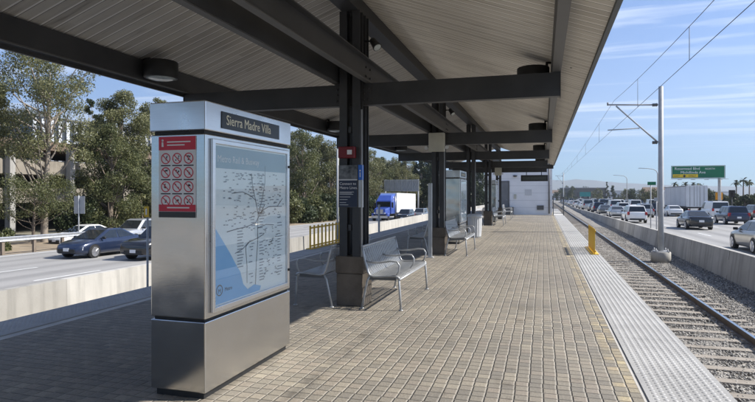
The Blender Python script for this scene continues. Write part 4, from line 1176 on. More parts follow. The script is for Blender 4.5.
def make_car(kind, detail=True):
    c = CAR[kind]
    t = thing({'sedan': 'parked_sedan', 'suv': 'sport_utility_car', 'van': 'delivery_van'}[kind].replace('parked_sedan', 'sedan_car'), '', {'sedan': 'car', 'suv': 'car', 'van': 'van'}[kind])
    b = MB(); loft(b, c['st'])
    (r0, f0), (r1, f1) = c['base'], c['top']; zb, zt, wb, wt = c['zb'], c['zt'], c['wb'], c['wt']
    # greenhouse: three rings
    def ring(k):      # k: 0 belt .. 1 roof
        return (r0+(r1-r0)*k, f0+(f1-f0)*k, wb+(wt-wb)*k, zb-.05+(zt-zb+.05)*k)
    lv = [ring(0), ring(.9), (r1+.06, f1-.1, wt-.07, zt)]
    vs = []
    for (a, d_, w_, z) in lv:
        ii = .14
        vs += [(-w_+.05,a,z),(w_-.05,a,z),(w_,a+ii,z),(w_,d_-ii,z),(w_-.07,d_,z),(-w_+.07,d_,z),(-w_,d_-ii,z),(-w_,a+ii,z)]
    fs = []
    for i in range(2):
        for k in range(8): fs.append((i*8+k, i*8+(k+1) % 8, (i+1)*8+(k+1) % 8, (i+1)*8+k))
    fs.append(tuple(range(16,24)))
    b.add(vs, fs, 0, False)
    if not detail:
        for s in (-1, 1):
            for y in c['ax']: b.lathe([(0,0),(c['wr'],0),(c['wr'],.2),(0,.2)], (s*c['w']-(.2 if s > 0 else 0), y, c['wr']), 12, 1, axis='x')
    b.build('body', [PAINT['white'], M['tyre']], t)
    # windows slightly proud of the shell
    def lerp(a, d_, k): return [a[i]+(d_[i]-a[i])*k for i in range(3)]
    def corner(sx, front, k):
        a, d_, w_, z = ring(k); return (sx*(w_-(.07 if front else .05)), d_ if front else a, z)
    def window(name, q, off):
        m = MB(); n_ = Vector(off)
        m.hexa([Vector(p) for p in q], [Vector(p)+n_ for p in q]); return m.build(name, M['carglass'], t)
    k0, k1 = .14, .86
    g = .04
    def front_q(fr):
        q = [corner(-1, fr, k0), corner(1, fr, k0), corner(1, fr, k1), corner(-1, fr, k1)]
        return [(x*.95, y, z) for x, y, z in q]
    if detail or True:
        window('windscreen', front_q(True), (0,.012,.008))
        window('rear_window', front_q(False), (0,-.012,.008 if kind != 'van' else .002))
    for s in (-1, 1):
        def sp_(y_frac0, y_frac1):
            q = []
            for (yf_, k) in ((y_frac0,k0),(y_frac1,k0),(y_frac1,k1),(y_frac0,k1)):
                a, d_, w_, z = ring(k); a += .2; d_ -= .2
                q.append((s*w_, a+(d_-a)*yf_, z))
            return q
        splits = ((0,.30),(.33,.63),(.66,1)) if kind != 'sedan' else ((.02,.47),(.51,1))
        if kind == 'van': splits = ((.76,1),)
        if not detail: splits = ((0,1),) if kind != 'van' else ((.76,1),)
        for a_, c_ in splits: window('side_window', sp_(a_, c_), (s*.008,0,.003))
    # lamps and plate
    yr = c['st'][1][0]; yf_ = c['st'][-2][0]; zr_ = c['st'][1][3]
    for s in (-1, 1):
        b = MB()
        if kind == 'sedan': b.hexa([(s*.48,yr-.03,zr_-.24),(s*.80,yr+.10,zr_-.24),(s*.80,yr+.16,zr_-.22),(s*.48,yr+.1,zr_-.22)], [(s*.48,yr-.02,zr_-.08),(s*.79,yr+.12,zr_-.07),(s*.79,yr+.16,zr_-.09),(s*.48,yr+.1,zr_-.09)])
        else: b.box(min(s*.66,s*.875), max(s*.66,s*.875), yr-.05, yr+.12, zr_-.30, zr_+.0)
        b.build('taillight', M['taillight'], t)
    if detail:
        for s in (-1, 1):
            b = MB(); zf = c['st'][-2][3]
            b.hexa([(s*.30,yf_+.06,zf-.20),(s*.81,yf_-.16,zf-.15),(s*.78,yf_-.3,zf-.12),(s*.44,yf_-.1,zf-.15)], [(s*.34,yf_+.02,zf-.05),(s*.81,yf_-.20,zf+.01),(s*.76,yf_-.3,zf+.02),(s*.46,yf_-.1,zf-.02)])
            b.build('headlight', M['headlight'], t)
            b = MB(); a, d_, w_, z = ring(.1); b.cbox((s*(w_+.13), d_-.42, z+.06), (.20,.10,.13)); b.build('mirror', M['trim'], t, bevel=.03)
            for y in c['ax']:
                b = MB(); rr_ = c['wr']; xw = s*(c['w']-.19)
                b.lathe([(rr_*1.13,0),(rr_*1.13,s*.197)], (s*(c['w']-.195), y, c['wr']+.02), 20, axis='x'); b.build('wheel_arch', M['trim'], t)
                b = MB(); b.lathe([(rr_*.55,0),(rr_*.9,0),(rr_,s*.03),(rr_,s*.18),(rr_*.9,s*.21),(rr_*.62,s*.215)], (xw, y, rr_), 22, axis='x'); ty = b.build('wheel', M['tyre'], t)
                b = MB(); b.lathe([(rr_*.74,s*.216),(rr_*.70,s*.20),(rr_*.2,s*.212),(0,s*.217)], (xw, y, rr_), 20, axis='x')
                for k in range(5):
                    a_ = 2*PI*k/5; b.bar((xw+s*.208, y+math.cos(a_)*rr_*.12, rr_+math.sin(a_)*rr_*.12), (xw+s*.208, y+math.cos(a_)*rr_*.68, rr_+math.sin(a_)*rr_*.68), .05, .03)
                b.build('rim', M['rim'], ty)
        for y, nm_ in ((c['st'][0][0]-.012, 'number_plate'), (c['st'][-1][0]+.01, 'number_plate')):
            b = MB(); zz = .62 if y < 0 else .42
            b.cbox((0, y, zz+.05), (.34,.02,.16)); b.build(nm_, M['plate'], t)
        b = MB(); ys0 = c['st'][0][0]; ye = c['st'][-1][0]
        b.box(-.66,.66, ys0-.01, ys0+.1, .3, .46); b.build('bumper_trim', M['trim'], t)
        b = MB(); b.box(-.52,.52, ye-.10, ye+.012, .30, .50); b.build('grille', M['trim'], t)
    return t
proto = {}
def car(kind, detail, colour, x, y, z, rz, label, group, pitch=0):
    key = (kind, detail)
    if key not in proto: proto[key] = o = make_car(kind, detail)
    else: o = copy_tree(proto[key])
    for ch in o.children:
        if ch.name.split('.')[0] == 'body':
            ch.material_slots[0].link = 'OBJECT'; ch.material_slots[0].material = PAINT[colour]
    o.location = (x, y, z); o.rotation_euler = (pitch, 0, rz); tag(o, label, None, group)
    return o
GR = 'cars queued on the sunlit freeway side'; GL = 'vehicles on the freeway behind the stained barrier'
PR = -.0075
def right(kind, col, x, y, label, det=True): car(kind, det, col, x, y, zr(y), 0, label, GR, PR)
def left(kind, col, x, y, label, det=True): car(kind, det, col, x, y, zl(y), PI, label, GL, .012)
right('sedan', 'beige', 9.7, 29.35, 'champagne sedan nearest the camera, cut by the picture edge, above the grey barrier')
right('sedan', 'black', 11.5, 49.5, 'black sedan with white plate behind the overhead line pole, ahead of the champagne car')
right('suv', 'navy', 16.9, 59.4, 'dark blue SUV with rear window beside the black sedan')
right('van', 'white', 18.9, 72.5, 'white panel van between the black sedan and the grey trailer')
right('sedan', 'white', 16.4, 81.5, 'white sedan just left of the white van, behind the pole')
right('suv', 'white', 8.6, 60.0, 'white SUV in the lane beside the barrier, left of the pole')
right('sedan', 'grey', 8.3, 84.0, 'dark grey sedan in the barrier lane ahead of the white SUV')
right('suv', 'white', 11.8, 94.0, 'white SUV in the second lane ahead of the dark grey sedan')
right('sedan', 'red', 15.6, 100.0, 'dark red sedan in the middle lane ahead of the white sedan')
right('sedan', 'silver', 23.0, 64.0, 'silver sedan at the picture edge beyond the dark blue SUV')
right('suv', 'silver', 12.0, 76.0, 'silver SUV in the second lane left of the white sedan')
right('suv', 'grey', 22.7, 71.5, 'grey SUV in the outer lane behind the silver sedan at the picture edge')
right('sedan', 'white', 12.1, 85.0, 'white sedan in the second lane just ahead of the silver SUV')
right('suv', 'black', 15.5, 91.0, 'black SUV in the middle lane ahead of the white sedan')
right('sedan', 'silver', 8.5, 73.0, 'silver sedan in the barrier lane between the white SUV and the dark grey sedan')
rr = random.Random(21)
names = ['barrier lane', 'second lane from the barrier', 'middle lane', 'fourth lane from the barrier', 'outer lane']
kinds = ['sedan', 'suv', 'suv', 'sedan', 'van']
cols = ['white', 'white', 'silver', 'grey', 'black', 'white', 'navy', 'silver', 'red']
ordn = ['first','second','third','fourth','fifth','sixth','seventh','eighth','ninth','tenth','eleventh','twelfth']
for li, x in enumerate((8.4, 12.0, 15.6, 19.2, 22.9)):
    y = (96, 104, 110, 108, 82)[li]; k = 0
    while k < 12 and y < 330:
        kd = rr.choice(kinds); cl = rr.choice(cols)
        right(kd, cl, x+rr.uniform(-.25,.25), y, 'far %s %s, %s in the queue of the %s' % (cl.replace('navy', 'dark blue').replace('red', 'dark red'), {'sedan': 'sedan', 'suv': 'SUV', 'van': 'van'}[kd], ordn[k], names[li]), False)
        y += rr.uniform(8.2, 11.5)*(1+k*.10); k += 1
# opposite side
left('sedan', 'navy', -22.9, 24.5, 'dark blue sedan beyond the stained barrier, left of the map cabinet')
left('suv', 'black', -19.2, 24.9, 'black SUV half hidden behind the map cabinet')
left('suv', 'silver', -26.3, 31.5, 'silver SUV behind the dark blue sedan')
left('suv', 'black', -18.9, 77.5, 'black SUV coming on just in front of the blue truck')
left('suv', 'grey', -18.6, 86.0, 'grey SUV following the black SUV beside the white truck box')
left('sedan', 'white', -26.2, 74.0, 'white sedan between the yellow slatted barrier and the first column')
left('sedan', 'black', -25.4, 73.0, 'black sedan in front of the blue truck cab')
left('sedan', 'red', -17.2, 118.0, 'dark red car far off behind the second cabinet', False)
left('suv', 'white', -20.8, 130.0, 'white SUV far off behind the fourth column', False)
o = car('sedan', True, 'white', -31.6, 32.2, zl(32)-.28, PI*.96, 'white car with dark bonnet parked behind the guardrail under the trees', 'cars parked by the garage')

def wheel_set(t, xs_, ys_, r_):
    for y in ys_:
        for s in xs_:
            b = MB(); b.lathe([(r_*.5,-.14),(r_*.92,-.14),(r_,-.1),(r_,.1),(r_*.92,.14),(r_*.5,.14)], (s, y, r_), 18, axis='x'); ty = b.build('wheel', M['tyre'], t)
            b = MB(); b.lathe([(0,-.12),(r_*.5,-.1),(r_*.5,.1),(0,.12)], (s, y, r_), 14, axis='x'); b.build('rim', M['rim'], ty)
# blue tractor with white box (front towards local +Y)
t = thing('cargo_truck', 'blue cab truck pulling a tall white box beyond the barrier', 'truck', (-22.0, 76.5, zl(80)), PI, GL); t.rotation_euler = (.012, 0, PI)
b = MB(); b.box(-1.28, 1.28, -15.5, -3.0, 1.15, 4.05); b.build('cargo_box', M['box_white'], t, bevel=.03)
b = MB(); b.box(-1.2, 1.2, -15.4, -3.0, .95, 1.13); b.box(-.5, .5, -15.4, 1.6, .6, .94); b.build('chassis', M['trim'], t)
b = MB()
b.box(-1.15, 1.15, -2.6, -.3, 1.0, 2.9)
b.hexa([(-1.0,-.3,1.0),(1.0,-.3,1.0),(.85,1.7,.95),(-.85,1.7,.95)][::1], [(-1.0,-.3,2.0),(1.0,-.3,2.0),(.8,1.65,1.75),(-.8,1.65,1.75)])
b.hexa([(-1.12,-2.6,2.9),(1.12,-2.6,2.9),(1.1,-.4,2.9),(-1.1,-.4,2.9)], [(-1.12,-2.6,3.95),(1.12,-2.6,3.95),(.9,-1.3,3.7),(-.9,-1.3,3.7)])
cb_ = b.build('cab', PAINT['blue'], t, bevel=.06)
b = MB(); b.box(-1.0, 1.0, -.3, -.27, 2.05, 2.75); b.build('windscreen', M['carglass'], t)
for s in (-1, 1):
    b = MB(); b.box(min(s*1.15, s*1.165), max(s*1.15, s*1.165), -1.25, -.45, 1.95, 2.7); b.build('side_window', M['carglass'], t)
    b = MB(); b.tube([(s*1.2,-2.4,.8),(s*1.2,-2.4,3.6)], .08, 8); b.build('exhaust_stack', M['rim'], t)
    b = MB(); b.box(min(s*.9,s*1.18), max(s*.9,s*1.18), .6, 1.75, .7, 1.15); b.build('fender', PAINT['blue'], t, bevel=.05)
    b = MB(); b.box(min(s*.62,s*.86), max(s*.62,s*.86), 1.66, 1.74, 1.05, 1.25); b.build('headlight', M['headlight'], t)
    b = MB(); b.box(min(s*1.25,s*1.45), max(s*1.25,s*1.45), -.35, -.25, 1.9, 2.6); b.build('mirror', M['trim'], t)
b = MB(); b.box(-.5, .5, 1.66, 1.73, 1.05, 1.68); b.build('grille', M['rim'], t)
b = MB(); b.box(-1.15, 1.15, 1.72, 1.85, .45, .8); b.build('bumper', M['rim'], t)
wheel_set(t, (-1.0, 1.0), (1.0, -3.4, -4.6, -13.2, -14.4), .5)
# grey trailer on the sunny side, rear towards the camera
t = thing('freight_trailer', 'long dull silver freight trailer ahead of the white van', 'truck', (19.9, 84, zr(84)), 0, GR); t.rotation_euler = (PR, 0, 0)
b = MB(); b.box(-1.28, 1.28, 0, 14, 1.2, 4.1); tb = b.build('trailer_box', M['box_grey'], t, bevel=.02)
b = MB()
for k in range(5): b.box(-1.287, -1.281, .6+k*3.0, .63+k*3.0, 1.25, 4.05)
b.box(-1.29, -1.281, .02, 14, 3.98, 4.09); b.box(-1.29, -1.281, .02, 14, 1.2, 1.28)
b.box(-.012, .012, -.012, -.001, 1.25, 4.05)
for s in (-1, 1):
    for k in (.35, .85): b.tube([(s*k,-.02,1.3),(s*k,-.02,4.0)], .018, 6)
b.build('door_bars', M['mid_steel'], t)
b = MB(); b.box(-1.1, 1.1, -.05, .1, .55, .68); b.box(-.9,-.8,-.02,.06,.68,1.2); b.box(.8,.9,-.02,.06,.68,1.2); b.box(-1.2,1.2,.1,14,1.0,1.19); b.build('underrun_bar', M['trim'], t)
for s in (-1, 1):
    b = MB(); b.box(s*1.0-.12, s*1.0+.12, -.06, -.051, .75, .87); b.build('taillight', M['taillight'], t)
b = MB(); b.box(-1.2, 1.2, 14.6, 17.2, .9, 3.6); b.build('cab', PAINT['white'], t, bevel=.1)
b = MB(); b.box(-.5,.5,14,17.4,.6,.9); b.build('chassis', M['trim'], t)
wheel_set(t, (-1.0, 1.0), (1.2, 2.5, 13.0, 16.4), .5)

# ------------------------------------------------------------------ signs and poles
t = thing('highway_sign', 'green overhead exit sign with yellow strip above the grey trailer', 'road sign', (25.0, 105, 0))
b = MB(); b.box(-4.05, 4.05, -.06, .0, 3.95, 6.12); sg = b.build('sign_panel', M['green_sign'], t)
b = MB()
for (x0, x1, z0, z1) in ((-3.98,3.98,6.0,6.06),(-3.98,3.98,4.01,4.07),(-3.98,-3.92,4.07,6.0),(3.92,3.98,4.07,6.0)): b.box(x0,x1,-.066,-.061,z0,z1)
b.build('white_border', M['sign_white'], t)
lettering('lettering', 'Rosemead Blvd', .62, (-3.55, -.07, 5.42), '-y', M['sign_white'], t, ext=.004)
lettering('lettering', 'NORTH', .42, (1.05, -.07, 5.42), '-y', M['sign_white'], t, ext=.004)
lettering('lettering', 'Michillinda Ave', .62, (-2.65, -.07, 4.78), '-y', M['sign_white'], t, ext=.004)
b = MB(); b.box(-3.8, .0, -.072, -.062, 4.12, 4.66); b.build('exit_strip', M['sign_yellow'], t)
lettering('lettering', 'EXIT', .42, (-3.6, -.078, 4.24), '-y', M['sign_black'], t, ext=.003)
lettering('lettering', 'ONLY', .42, (-1.45, -.078, 4.24), '-y', M['sign_black'], t, ext=.003)
b = MB(); b.add([(-2.05,-.078,4.62),(-1.75,-.078,4.32),(-1.92,-.078,4.32),(-1.92,-.078,4.16),(-2.18,-.078,4.16),(-2.18,-.078,4.32),(-2.35,-.078,4.32)], [(0,1,2,3,4,5,6)]); b.build('arrow', M['sign_black'], t, fix=False)
b = MB(); b.tube([(3.3,.35,zr(105)),(3.3,.35,6.0)], .25, 12); b.build('post', M['galv_dull'], t)
b = MB(); b.box(-4.0, 4.0, .1, .3, 4.3, 4.5); b.box(-4.0, 4.0, .1, .3, 5.6, 5.8)
for k in range(9): b.bar((-4+k,.2,4.4),(-3.5+k if k < 8 else 4,.2,5.7),.06,.06)
b.build('truss', M['galv_dull'], t)
b = MB(); b.box(-4.2, 4.2, -1.3, -.06, 3.80, 3.84)
for k in range(4): b.cbox((-3+k*2, -1.2, 3.75), (.6,.25,.12))
b.build('walkway', M['galv_dull'], t)

t = thing('highway_sign', 'grey ribbed back of an overhead freeway sign behind the blue truck', 'road sign', (-27.2, 108, zl(108)))
o_ = -zl(108)
b = MB(); b.box(-3.6, 3.6, 0, .05, o_+1.9, o_+4.1); b.build('sign_panel', pmat('weathered sign back', (.26,.27,.28), (.33,.34,.35), 1, .5), t)
b = MB()
for k in range(7): b.box(-3.5+k*1.16-.06, -3.5+k*1.16+.06, -.12, -.01, o_+1.85, o_+4.15)
for k in range(6): b.bar((-3.4+k*1.16, -.2, o_+2.0), (-2.5+k*1.16, -.2, o_+4.0), .07, .07)
for z in (1.9, 4.1): b.box(-3.6, 3.6, -.28, -.13, o_+z-.06, o_+z+.06)
b.build('lattice', M['galv'], t)
for x in (-3.4, 3.4):
    b = MB(); b.tube([(x,.2,0),(x,.2,o_+4.2)], .15, 10); b.build('post', M['galv_dull'], t)

t = thing('road_sign_back', 'grey back of a square road sign on a post by the guardrail', 'road sign', (-28.4, 28.5, zl(28)-.06)); o_ = -t.location.z
b = MB(); b.tube([(0,0,0),(0,0,o_+1.35)], .04, 8); b.build('post', M['galv_dull'], t)
b = MB(); b.box(-.43, .43, .045, .06, o_+.18, o_+1.3); b.build('sign_panel', M['galv_dull'], t, bevel=.004)

t = thing('guardrail', 'steel guardrail along the far shoulder in front of the garage', 'guardrail', (0,0,0))
b = MB(); x = -27.9
for (y0, y1) in ((-20, 0), (0, 30.5)):
    pr = [(0,-1.06),(.05,-1.02),(.0,-.95),(.0,-.90),(.05,-.83),(0,-.78)]
    vs = []
    for y in (y0, y1): vs += [(x+u, y, v-.012*max(0,y)+.18) for u, v in pr]
    b.add(vs, [(i, i+1, 7+i, 6+i) for i in range(5)])
b.build('rail_beam', M['galv'], t, fix=False)
y = -18
while y < 31:
    p = MB(); p.box(x-.16, x-.02, y-.08, y+.08, zl(y)-.1, zl(y)+.78); p.build('post', M['bark'], t); y += 1.95

for (x, y, lab) in ((28.9, 161, 'curved arm street lamp nearer the green highway sign'), (29.6, 222, 'curved arm street lamp farther down the freeway')):
    t = thing('street_lamp', lab, 'street lamp', (x, y, zr(y)-.06), 0, 'street lamps along the freeway'); o_ = -t.location.z
    b = MB(); b.tube([(0,0,0),(0,0,o_+6.6),(-.3,0,o_+7.3),(-1.0,0,o_+7.75),(-2.4,0,o_+7.95),(-4.0,0,o_+8.05)], [.15,.12,.11,.1,.08,.07], 8); b.build('pole', M['galv_dull'], t)
    b = MB(); b.hexa([(-4.7,-.16,o_+7.98),(-3.9,-.16,o_+7.98),(-3.9,.16,o_+7.98),(-4.7,.16,o_+7.98)], [(-4.6,-.1,o_+8.13),(-3.9,-.12,o_+8.16),(-3.9,.12,o_+8.16),(-4.6,.1,o_+8.13)]); b.build('lamp_head', M['galv_dull'], t)
# sign posts on the barrier
for (x, y, h, lab, w_, m_) in ((5.62, 33.2, 2.05, 'slim post with small green lane sign on the grey barrier', .42, 'green_sign'), (5.62, 31.6, 1.2, 'lower slim post with small plate, next to the line pole', .3, 'galv_dull')):
    zb = .03-.09-.0105*y
    t = thing('barrier_sign', lab, 'small sign', (x, y, zb-.02)); o_ = -t.location.z
    b = MB(); b.tube([(0,0,-.3),(0,0,o_+h)], .028, 8); b.build('post', M['galv_dull'], t)
    b = MB(); b.box(-w_*.4, w_*.6, -.04, -.03, o_+h-.12, o_+h+.06); b.build('sign_panel', M[m_], t)
t = thing('warning_sign', 'orange warning sign beside the green highway sign post', 'road sign', (28.4, 106, zr(106)-.06)); o_ = -t.location.z
b = MB(); b.tube([(0,0,0),(0,0,o_+1.3)], .05, 8); b.build('post', M['galv_dull'], t)
b = MB(); b.box(-.55, .55, -.06, -.05, o_+.35, o_+1.6); b.build('sign_panel', pmat('orange reflective sheet', (.7,.3,.02), (.75,.34,.03), 3, .45), t)
b = MB(); b.box(-.2, .2, -.066, -.061, o_+.6, o_+1.35); b.build('black_symbol', M['sign_black'], t)
t = thing('traffic_signal', 'black traffic signal head on a pole right of the orange sign', 'traffic light', (30.6, 107, zr(107)-.06)); o_ = -t.location.z
b = MB(); b.tube([(0,0,0),(0,0,o_+1.2)], .07, 8); b.build('pole', M['mid_steel'], t)
b = MB(); b.box(-.45, .45, -.15, .15, o_+.8, o_+2.0); b.build('backplate', M['black'], t)
for k in range(3):
    b = MB(); b.lathe([(.12,0),(.14,-.15),(.12,-.15),(.1,-.01)], (0,-.15,o_+1.05+k*.35), 12, axis='y'); b.build('hood', M['black'], t)

# ------------------------------------------------------------------ buildings beyond the freeway
gar = thing('parking_garage', 'beige concrete parking garage with open dark levels behind the trees', 'building', (-46, 30, -2.6))
X0 = 0; Y0, Y1 = -32, 34
for k, (za, zb) in enumerate(((.1,.2),(3.45,4.55),(6.1,7.2),(8.5,9.1))):
    b = MB(); b.box(X0-14, X0, Y0, Y1, za-.25, za); b.box(X0-.25, X0, Y0, Y1, za+.001, zb)
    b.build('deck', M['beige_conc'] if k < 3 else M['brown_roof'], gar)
y = Y0+.3
while y < Y1:
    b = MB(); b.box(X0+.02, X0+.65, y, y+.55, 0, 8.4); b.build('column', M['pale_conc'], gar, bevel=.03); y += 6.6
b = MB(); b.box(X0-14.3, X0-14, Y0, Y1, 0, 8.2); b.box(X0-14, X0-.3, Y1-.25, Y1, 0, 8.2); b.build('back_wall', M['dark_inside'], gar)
off = thing('office_building', 'office block with tall white vertical fins behind the garage', 'building', (-95, 88, -3))
b = MB(); b.box(-20, 0, -4, 46, 0, 19.6); b.build('glazed_wall', M['office_glass'], off)
b = MB()
b.box(-20.2, .1, -4.2, 46.2, 19.601, 19.9); b.build('roof', M['mid_steel'], off)
for k in range(26):
    b = MB(); b.box(.05, .30, -4+k*1.98, -3.2+k*1.98, 6.5, 19.2); b.build('facade_fin', M['fin_white'], off)
b = MB(); b.box(.05, .45, -4, 46, 5.4, 6.49); b.build('ledge', M['fin_white'], off)

def house(x, y, w_, d_, h_, label, wall, roof='gable', rz=0, name='roadside_building'):
    z = -1.75-.012*min(y, 1050)
    t = thing(name, label, 'building', (x, y, z-.3), rz)
    b = MB(); b.box(-w_/2, w_/2, -d_/2, d_/2, 0, h_); b.build('wall', wall, t)
    if roof == 'gable':
        b = MB(); q = [(-d_/2-.4,h_),(d_/2+.4,h_),(0,h_+d_*.22)]; b.prism(q, lambda u, v, s: (s, u, v+.003), -w_/2-.4, w_/2+.4); b.build('roof', M['brown_roof'], t)
    else:
        b = MB(); b.box(-w_/2-.15, w_/2+.15, -d_/2-.15, d_/2+.15, h_+.003, h_+.5); b.build('roof', M['wall_joint'], t)
    n = max(2, int(w_/3.5))
    for k in range(n):
        xx = -w_/2+(k+.5)*w_/n
        b = MB(); b.box(xx-.7, xx+.7, -d_/2-.03, -d_/2-.004, h_*.4, h_*.75); b.build('window', M['office_glass'], t)
    return t
house(30, 470, 34, 12, 13, 'dark long flat roofed block on the horizon left of the street lamps', M['mid_steel'], 'flat')
house(100, 420, 40, 14, 9, 'white low building on the horizon behind the queue of cars', M['white_wall'], 'flat')
house(96, 212, 34, 12, 6.5, 'tan stucco building with brown roof at the right edge', M['tan_wall'])
house(150, 250, 30, 12, 8.0, 'wide tan building farther back at the right edge', M['tan_wall'], 'flat')
house(62, 310, 26, 12, 7.6, 'brick coloured building behind the two street lamps', M['brown_roof'], 'gable')
house(5, 560, 26, 14, 10, 'pale building at the far end of the tracks', M['white_wall'], 'gable')
house(70, 560, 40, 14, 12, 'pale flat block far behind the street lamps', M['fin_white'], 'flat')
t = thing('highway_sign', 'small distant teal highway sign over the queue of cars', 'road sign', (20.5, 300, zr(300)))
b = MB(); b.box(-2.6, 2.6, 0, .1, 2.9, 5.2); b.build('sign_panel', pmat('teal sign', (.02,.2,.2), (.03,.24,.23), 1, .4), t)
for x in (-2.2, 2.2):
    b = MB(); b.tube([(x,.25,0),(x,.25,5.2)], .15, 8); b.build('post', M['galv_dull'], t)

# ------------------------------------------------------------------ trees
def leaves(V0, n, centers, radii, size, g, droop=.5, flat=.85):
    ci = g.choice(len(centers), n, p=(radii**2.2)/np.sum(radii**2.2))
    d = g.normal(size=(n,3)); d /= np.linalg.norm(d, axis=1)[:,None]
    rr_ = g.random(n)**.42
    P = centers[ci] + d*(radii[ci]*rr_)[:,None]*np.array([1,1,flat])
    a = g.normal(size=(n,3)); a[:,2] -= droop*1.5; a /= np.linalg.norm(a, axis=1)[:,None]
    c = np.cross(a, g.normal(size=(n,3))); c /= np.linalg.norm(c, axis=1)[:,None]
    s = size*g.uniform(.6, 1.4, n)[:,None]
    A = a*s; C = c*s*.42
    V = np.stack([P-A, P+C*1.0-A*.1, P+A, P-C-A*.1], 1).reshape(-1,3)
    F = np.arange(n*4).reshape(n,4)
    return V, F

def tree(name, label, x, y, z0, h, cw, seed, base=.3, ncl=26, n=9000, leaf=.16, mat='leaf_euc', bark='bark', group=None, shape='round', trunk_r=.22, airy=.2, cat='tree'):
    g = np.random.default_rng(seed)
    t = thing(name, label, cat, (x, y, z0), 0, group)
    cs = []; rs = []
    for k in range(ncl):
        u = (k+.5)/ncl
        zz = h*(base+(1-base)*u*.94)
        if shape == 'round': env = math.sin(PI*min(1, .12+.86*u))**.6
        elif shape == 'cone': env = 1.05-u*.95
        elif shape == 'vase': env = .45+.55*math.sin(PI*min(1,(.1+.8*u)))
        else: env = 1
        a = g.random()*2*PI; r_ = cw/2*env*math.sqrt(g.uniform(.05, .85))
        cs.append((r_*math.cos(a), r_*math.sin(a), zz)); rs.append(cw*g.uniform(.12, .24)*(.7+.5*env)*(1-airy))
    cs = np.array(cs); rs = np.array(rs)
    V, F = leaves(None, n, cs, rs, leaf, g)
    np_mesh('crown', V, F, M[mat], t)
    b = MB()
    lean = g.uniform(-.25, .25, 2)
    tp = [(0,0,-.3),(lean[0]*.3,lean[1]*.3,h*.25),(lean[0]*1.2,lean[1]*1.2,h*.5),(lean[0]*1.5,lean[1]*1.5,h*.85)]
    b.tube(tp, [trunk_r*1.25,trunk_r,trunk_r*.7,trunk_r*.2], 9)
    for k in range(0, ncl, 2):
        c = cs[k]; s = max(.12, min(.8, c[2]/h-.22)); p0 = Vector((lean[0]*s*1.6, lean[1]*s*1.6, h*s))
        mid = (p0+Vector(c))/2+Vector((0,0,-.04*h))
        b.tube([p0, mid, Vector(c)], [trunk_r*.42, trunk_r*.26, trunk_r*.1], 5)
    b.build('trunk', M[bark], t, fix=False)
    return t
GT = 'eucalyptus trees along the far shoulder'
def ground_l(y): return zl(max(0, y))-.1
def at(px, X):
    r = (px-377.5)/555; c, s = math.cos(TH), math.sin(TH)
    d = X/(r*c-s); return d*(r*s+c)
T = [ # px, X, height, crown width, base, ncl, n, leaf, mat, bark, label, shape
 (44, -34.0, 14.2, 8.8, .42, 66, 27000, .082, 'leaf_euc', 'bark_pale', 'tall airy eucalyptus with open crown and pale trunk in front of the garage', 'vase', .20, .54),
 (-22, -35.0, 10.6, 4.2, .66, 22, 7000, .085, 'leaf_euc', 'bark_pale', 'eucalyptus at the picture edge, only its right side showing', 'vase', .22, .52),
 (93, -44.0, 13.6, 3.4, .5, 26, 7000, .10, 'leaf_dark', 'bark', 'slender dark tree between the two big eucalyptus trees, before the office fins', 'round', .13, .45),
 (122, -34.5, 12.5, 4.6, .45, 46, 22000, .085, 'leaf_euc', 'bark_pale', 'tall eucalyptus crown rising behind the dense bushy tree', 'round', .2, .22),
 (110, -32.5, 9.2, 5.0, .03, 84, 36000, .078, 'leaf_mid', 'bark', 'dense bushy tree green down to the ground left of the cabinet', 'round', .2, .34),
 (160, -36.0, 13.4, 5.6, .3, 40, 14000, .10, 'leaf_euc', 'bark_pale', 'eucalyptus showing above and beside the cabinet header', 'round', .2, .4),
 (150, -32.0, 6.0, 4.5, .05, 30, 14000, .10, 'leaf_mid', 'bark', 'low bushy tree hidden behind the map cabinet edge', 'round', .18, .1),
 (33, -33.2, 4.7, 5.8, .42, 44, 10500, .062, 'leaf_mid', 'bark', 'low spreading tree over the guardrail in front of the garage', 'vase', .09, .45),
]
for i, (p, X, h, cw, bs_, ncl, n, lf, mt, bk, lab, shp, tr, ai) in enumerate(T):
    y = at(p, X)
    tree('eucalyptus_tree' if 'euc' in mt else 'shade_tree', lab, X, y, ground_l(y), h, cw, 100+i, bs_, ncl, n, lf, mt, bk, GT, shp, tr, ai)
# the belt of trees beyond: some hidden behind the cabinet, seen on both sides of the first column
rr = random.Random(5)
beltlab = ['behind the map cabinet', 'just right of the map cabinet', 'second from the map cabinet', 'third from the map cabinet', 'left of the thin grey mast', 'behind the first column', 'right of the first column',
           'above the white sedan', 'left of the grey sign back', 'behind the grey sign back', 'above the blue truck cab', 'above the white truck box', 'farthest of the belt']
for i, p in enumerate((250, 291, 304, 317, 330, 345, 362, 372, 380, 388, 396, 402, 407)):
    X = -33.5 - rr.uniform(0, 3) - (2 if i % 2 else 0)
    y = at(p, X)
    h = rr.uniform(13.2, 15.0)
    tree('eucalyptus_tree', 'dense tall eucalyptus in the roadside belt, ' + beltlab[i], X, y, ground_l(y), h, rr.uniform(6.4, 8.0), 200+i, .05, 70, 20000, .125, ('leaf_euc','leaf_mid')[i % 3 == 2], 'bark', GT, 'round', .26, .34)
GB = 'bushes at the foot of the tree belt'
bl = ['beside the cabinet edge', 'second right of the cabinet', 'right of the yellow slatted barrier', 'above the white sedan roof', 'by the first column', 'left of the blue truck']
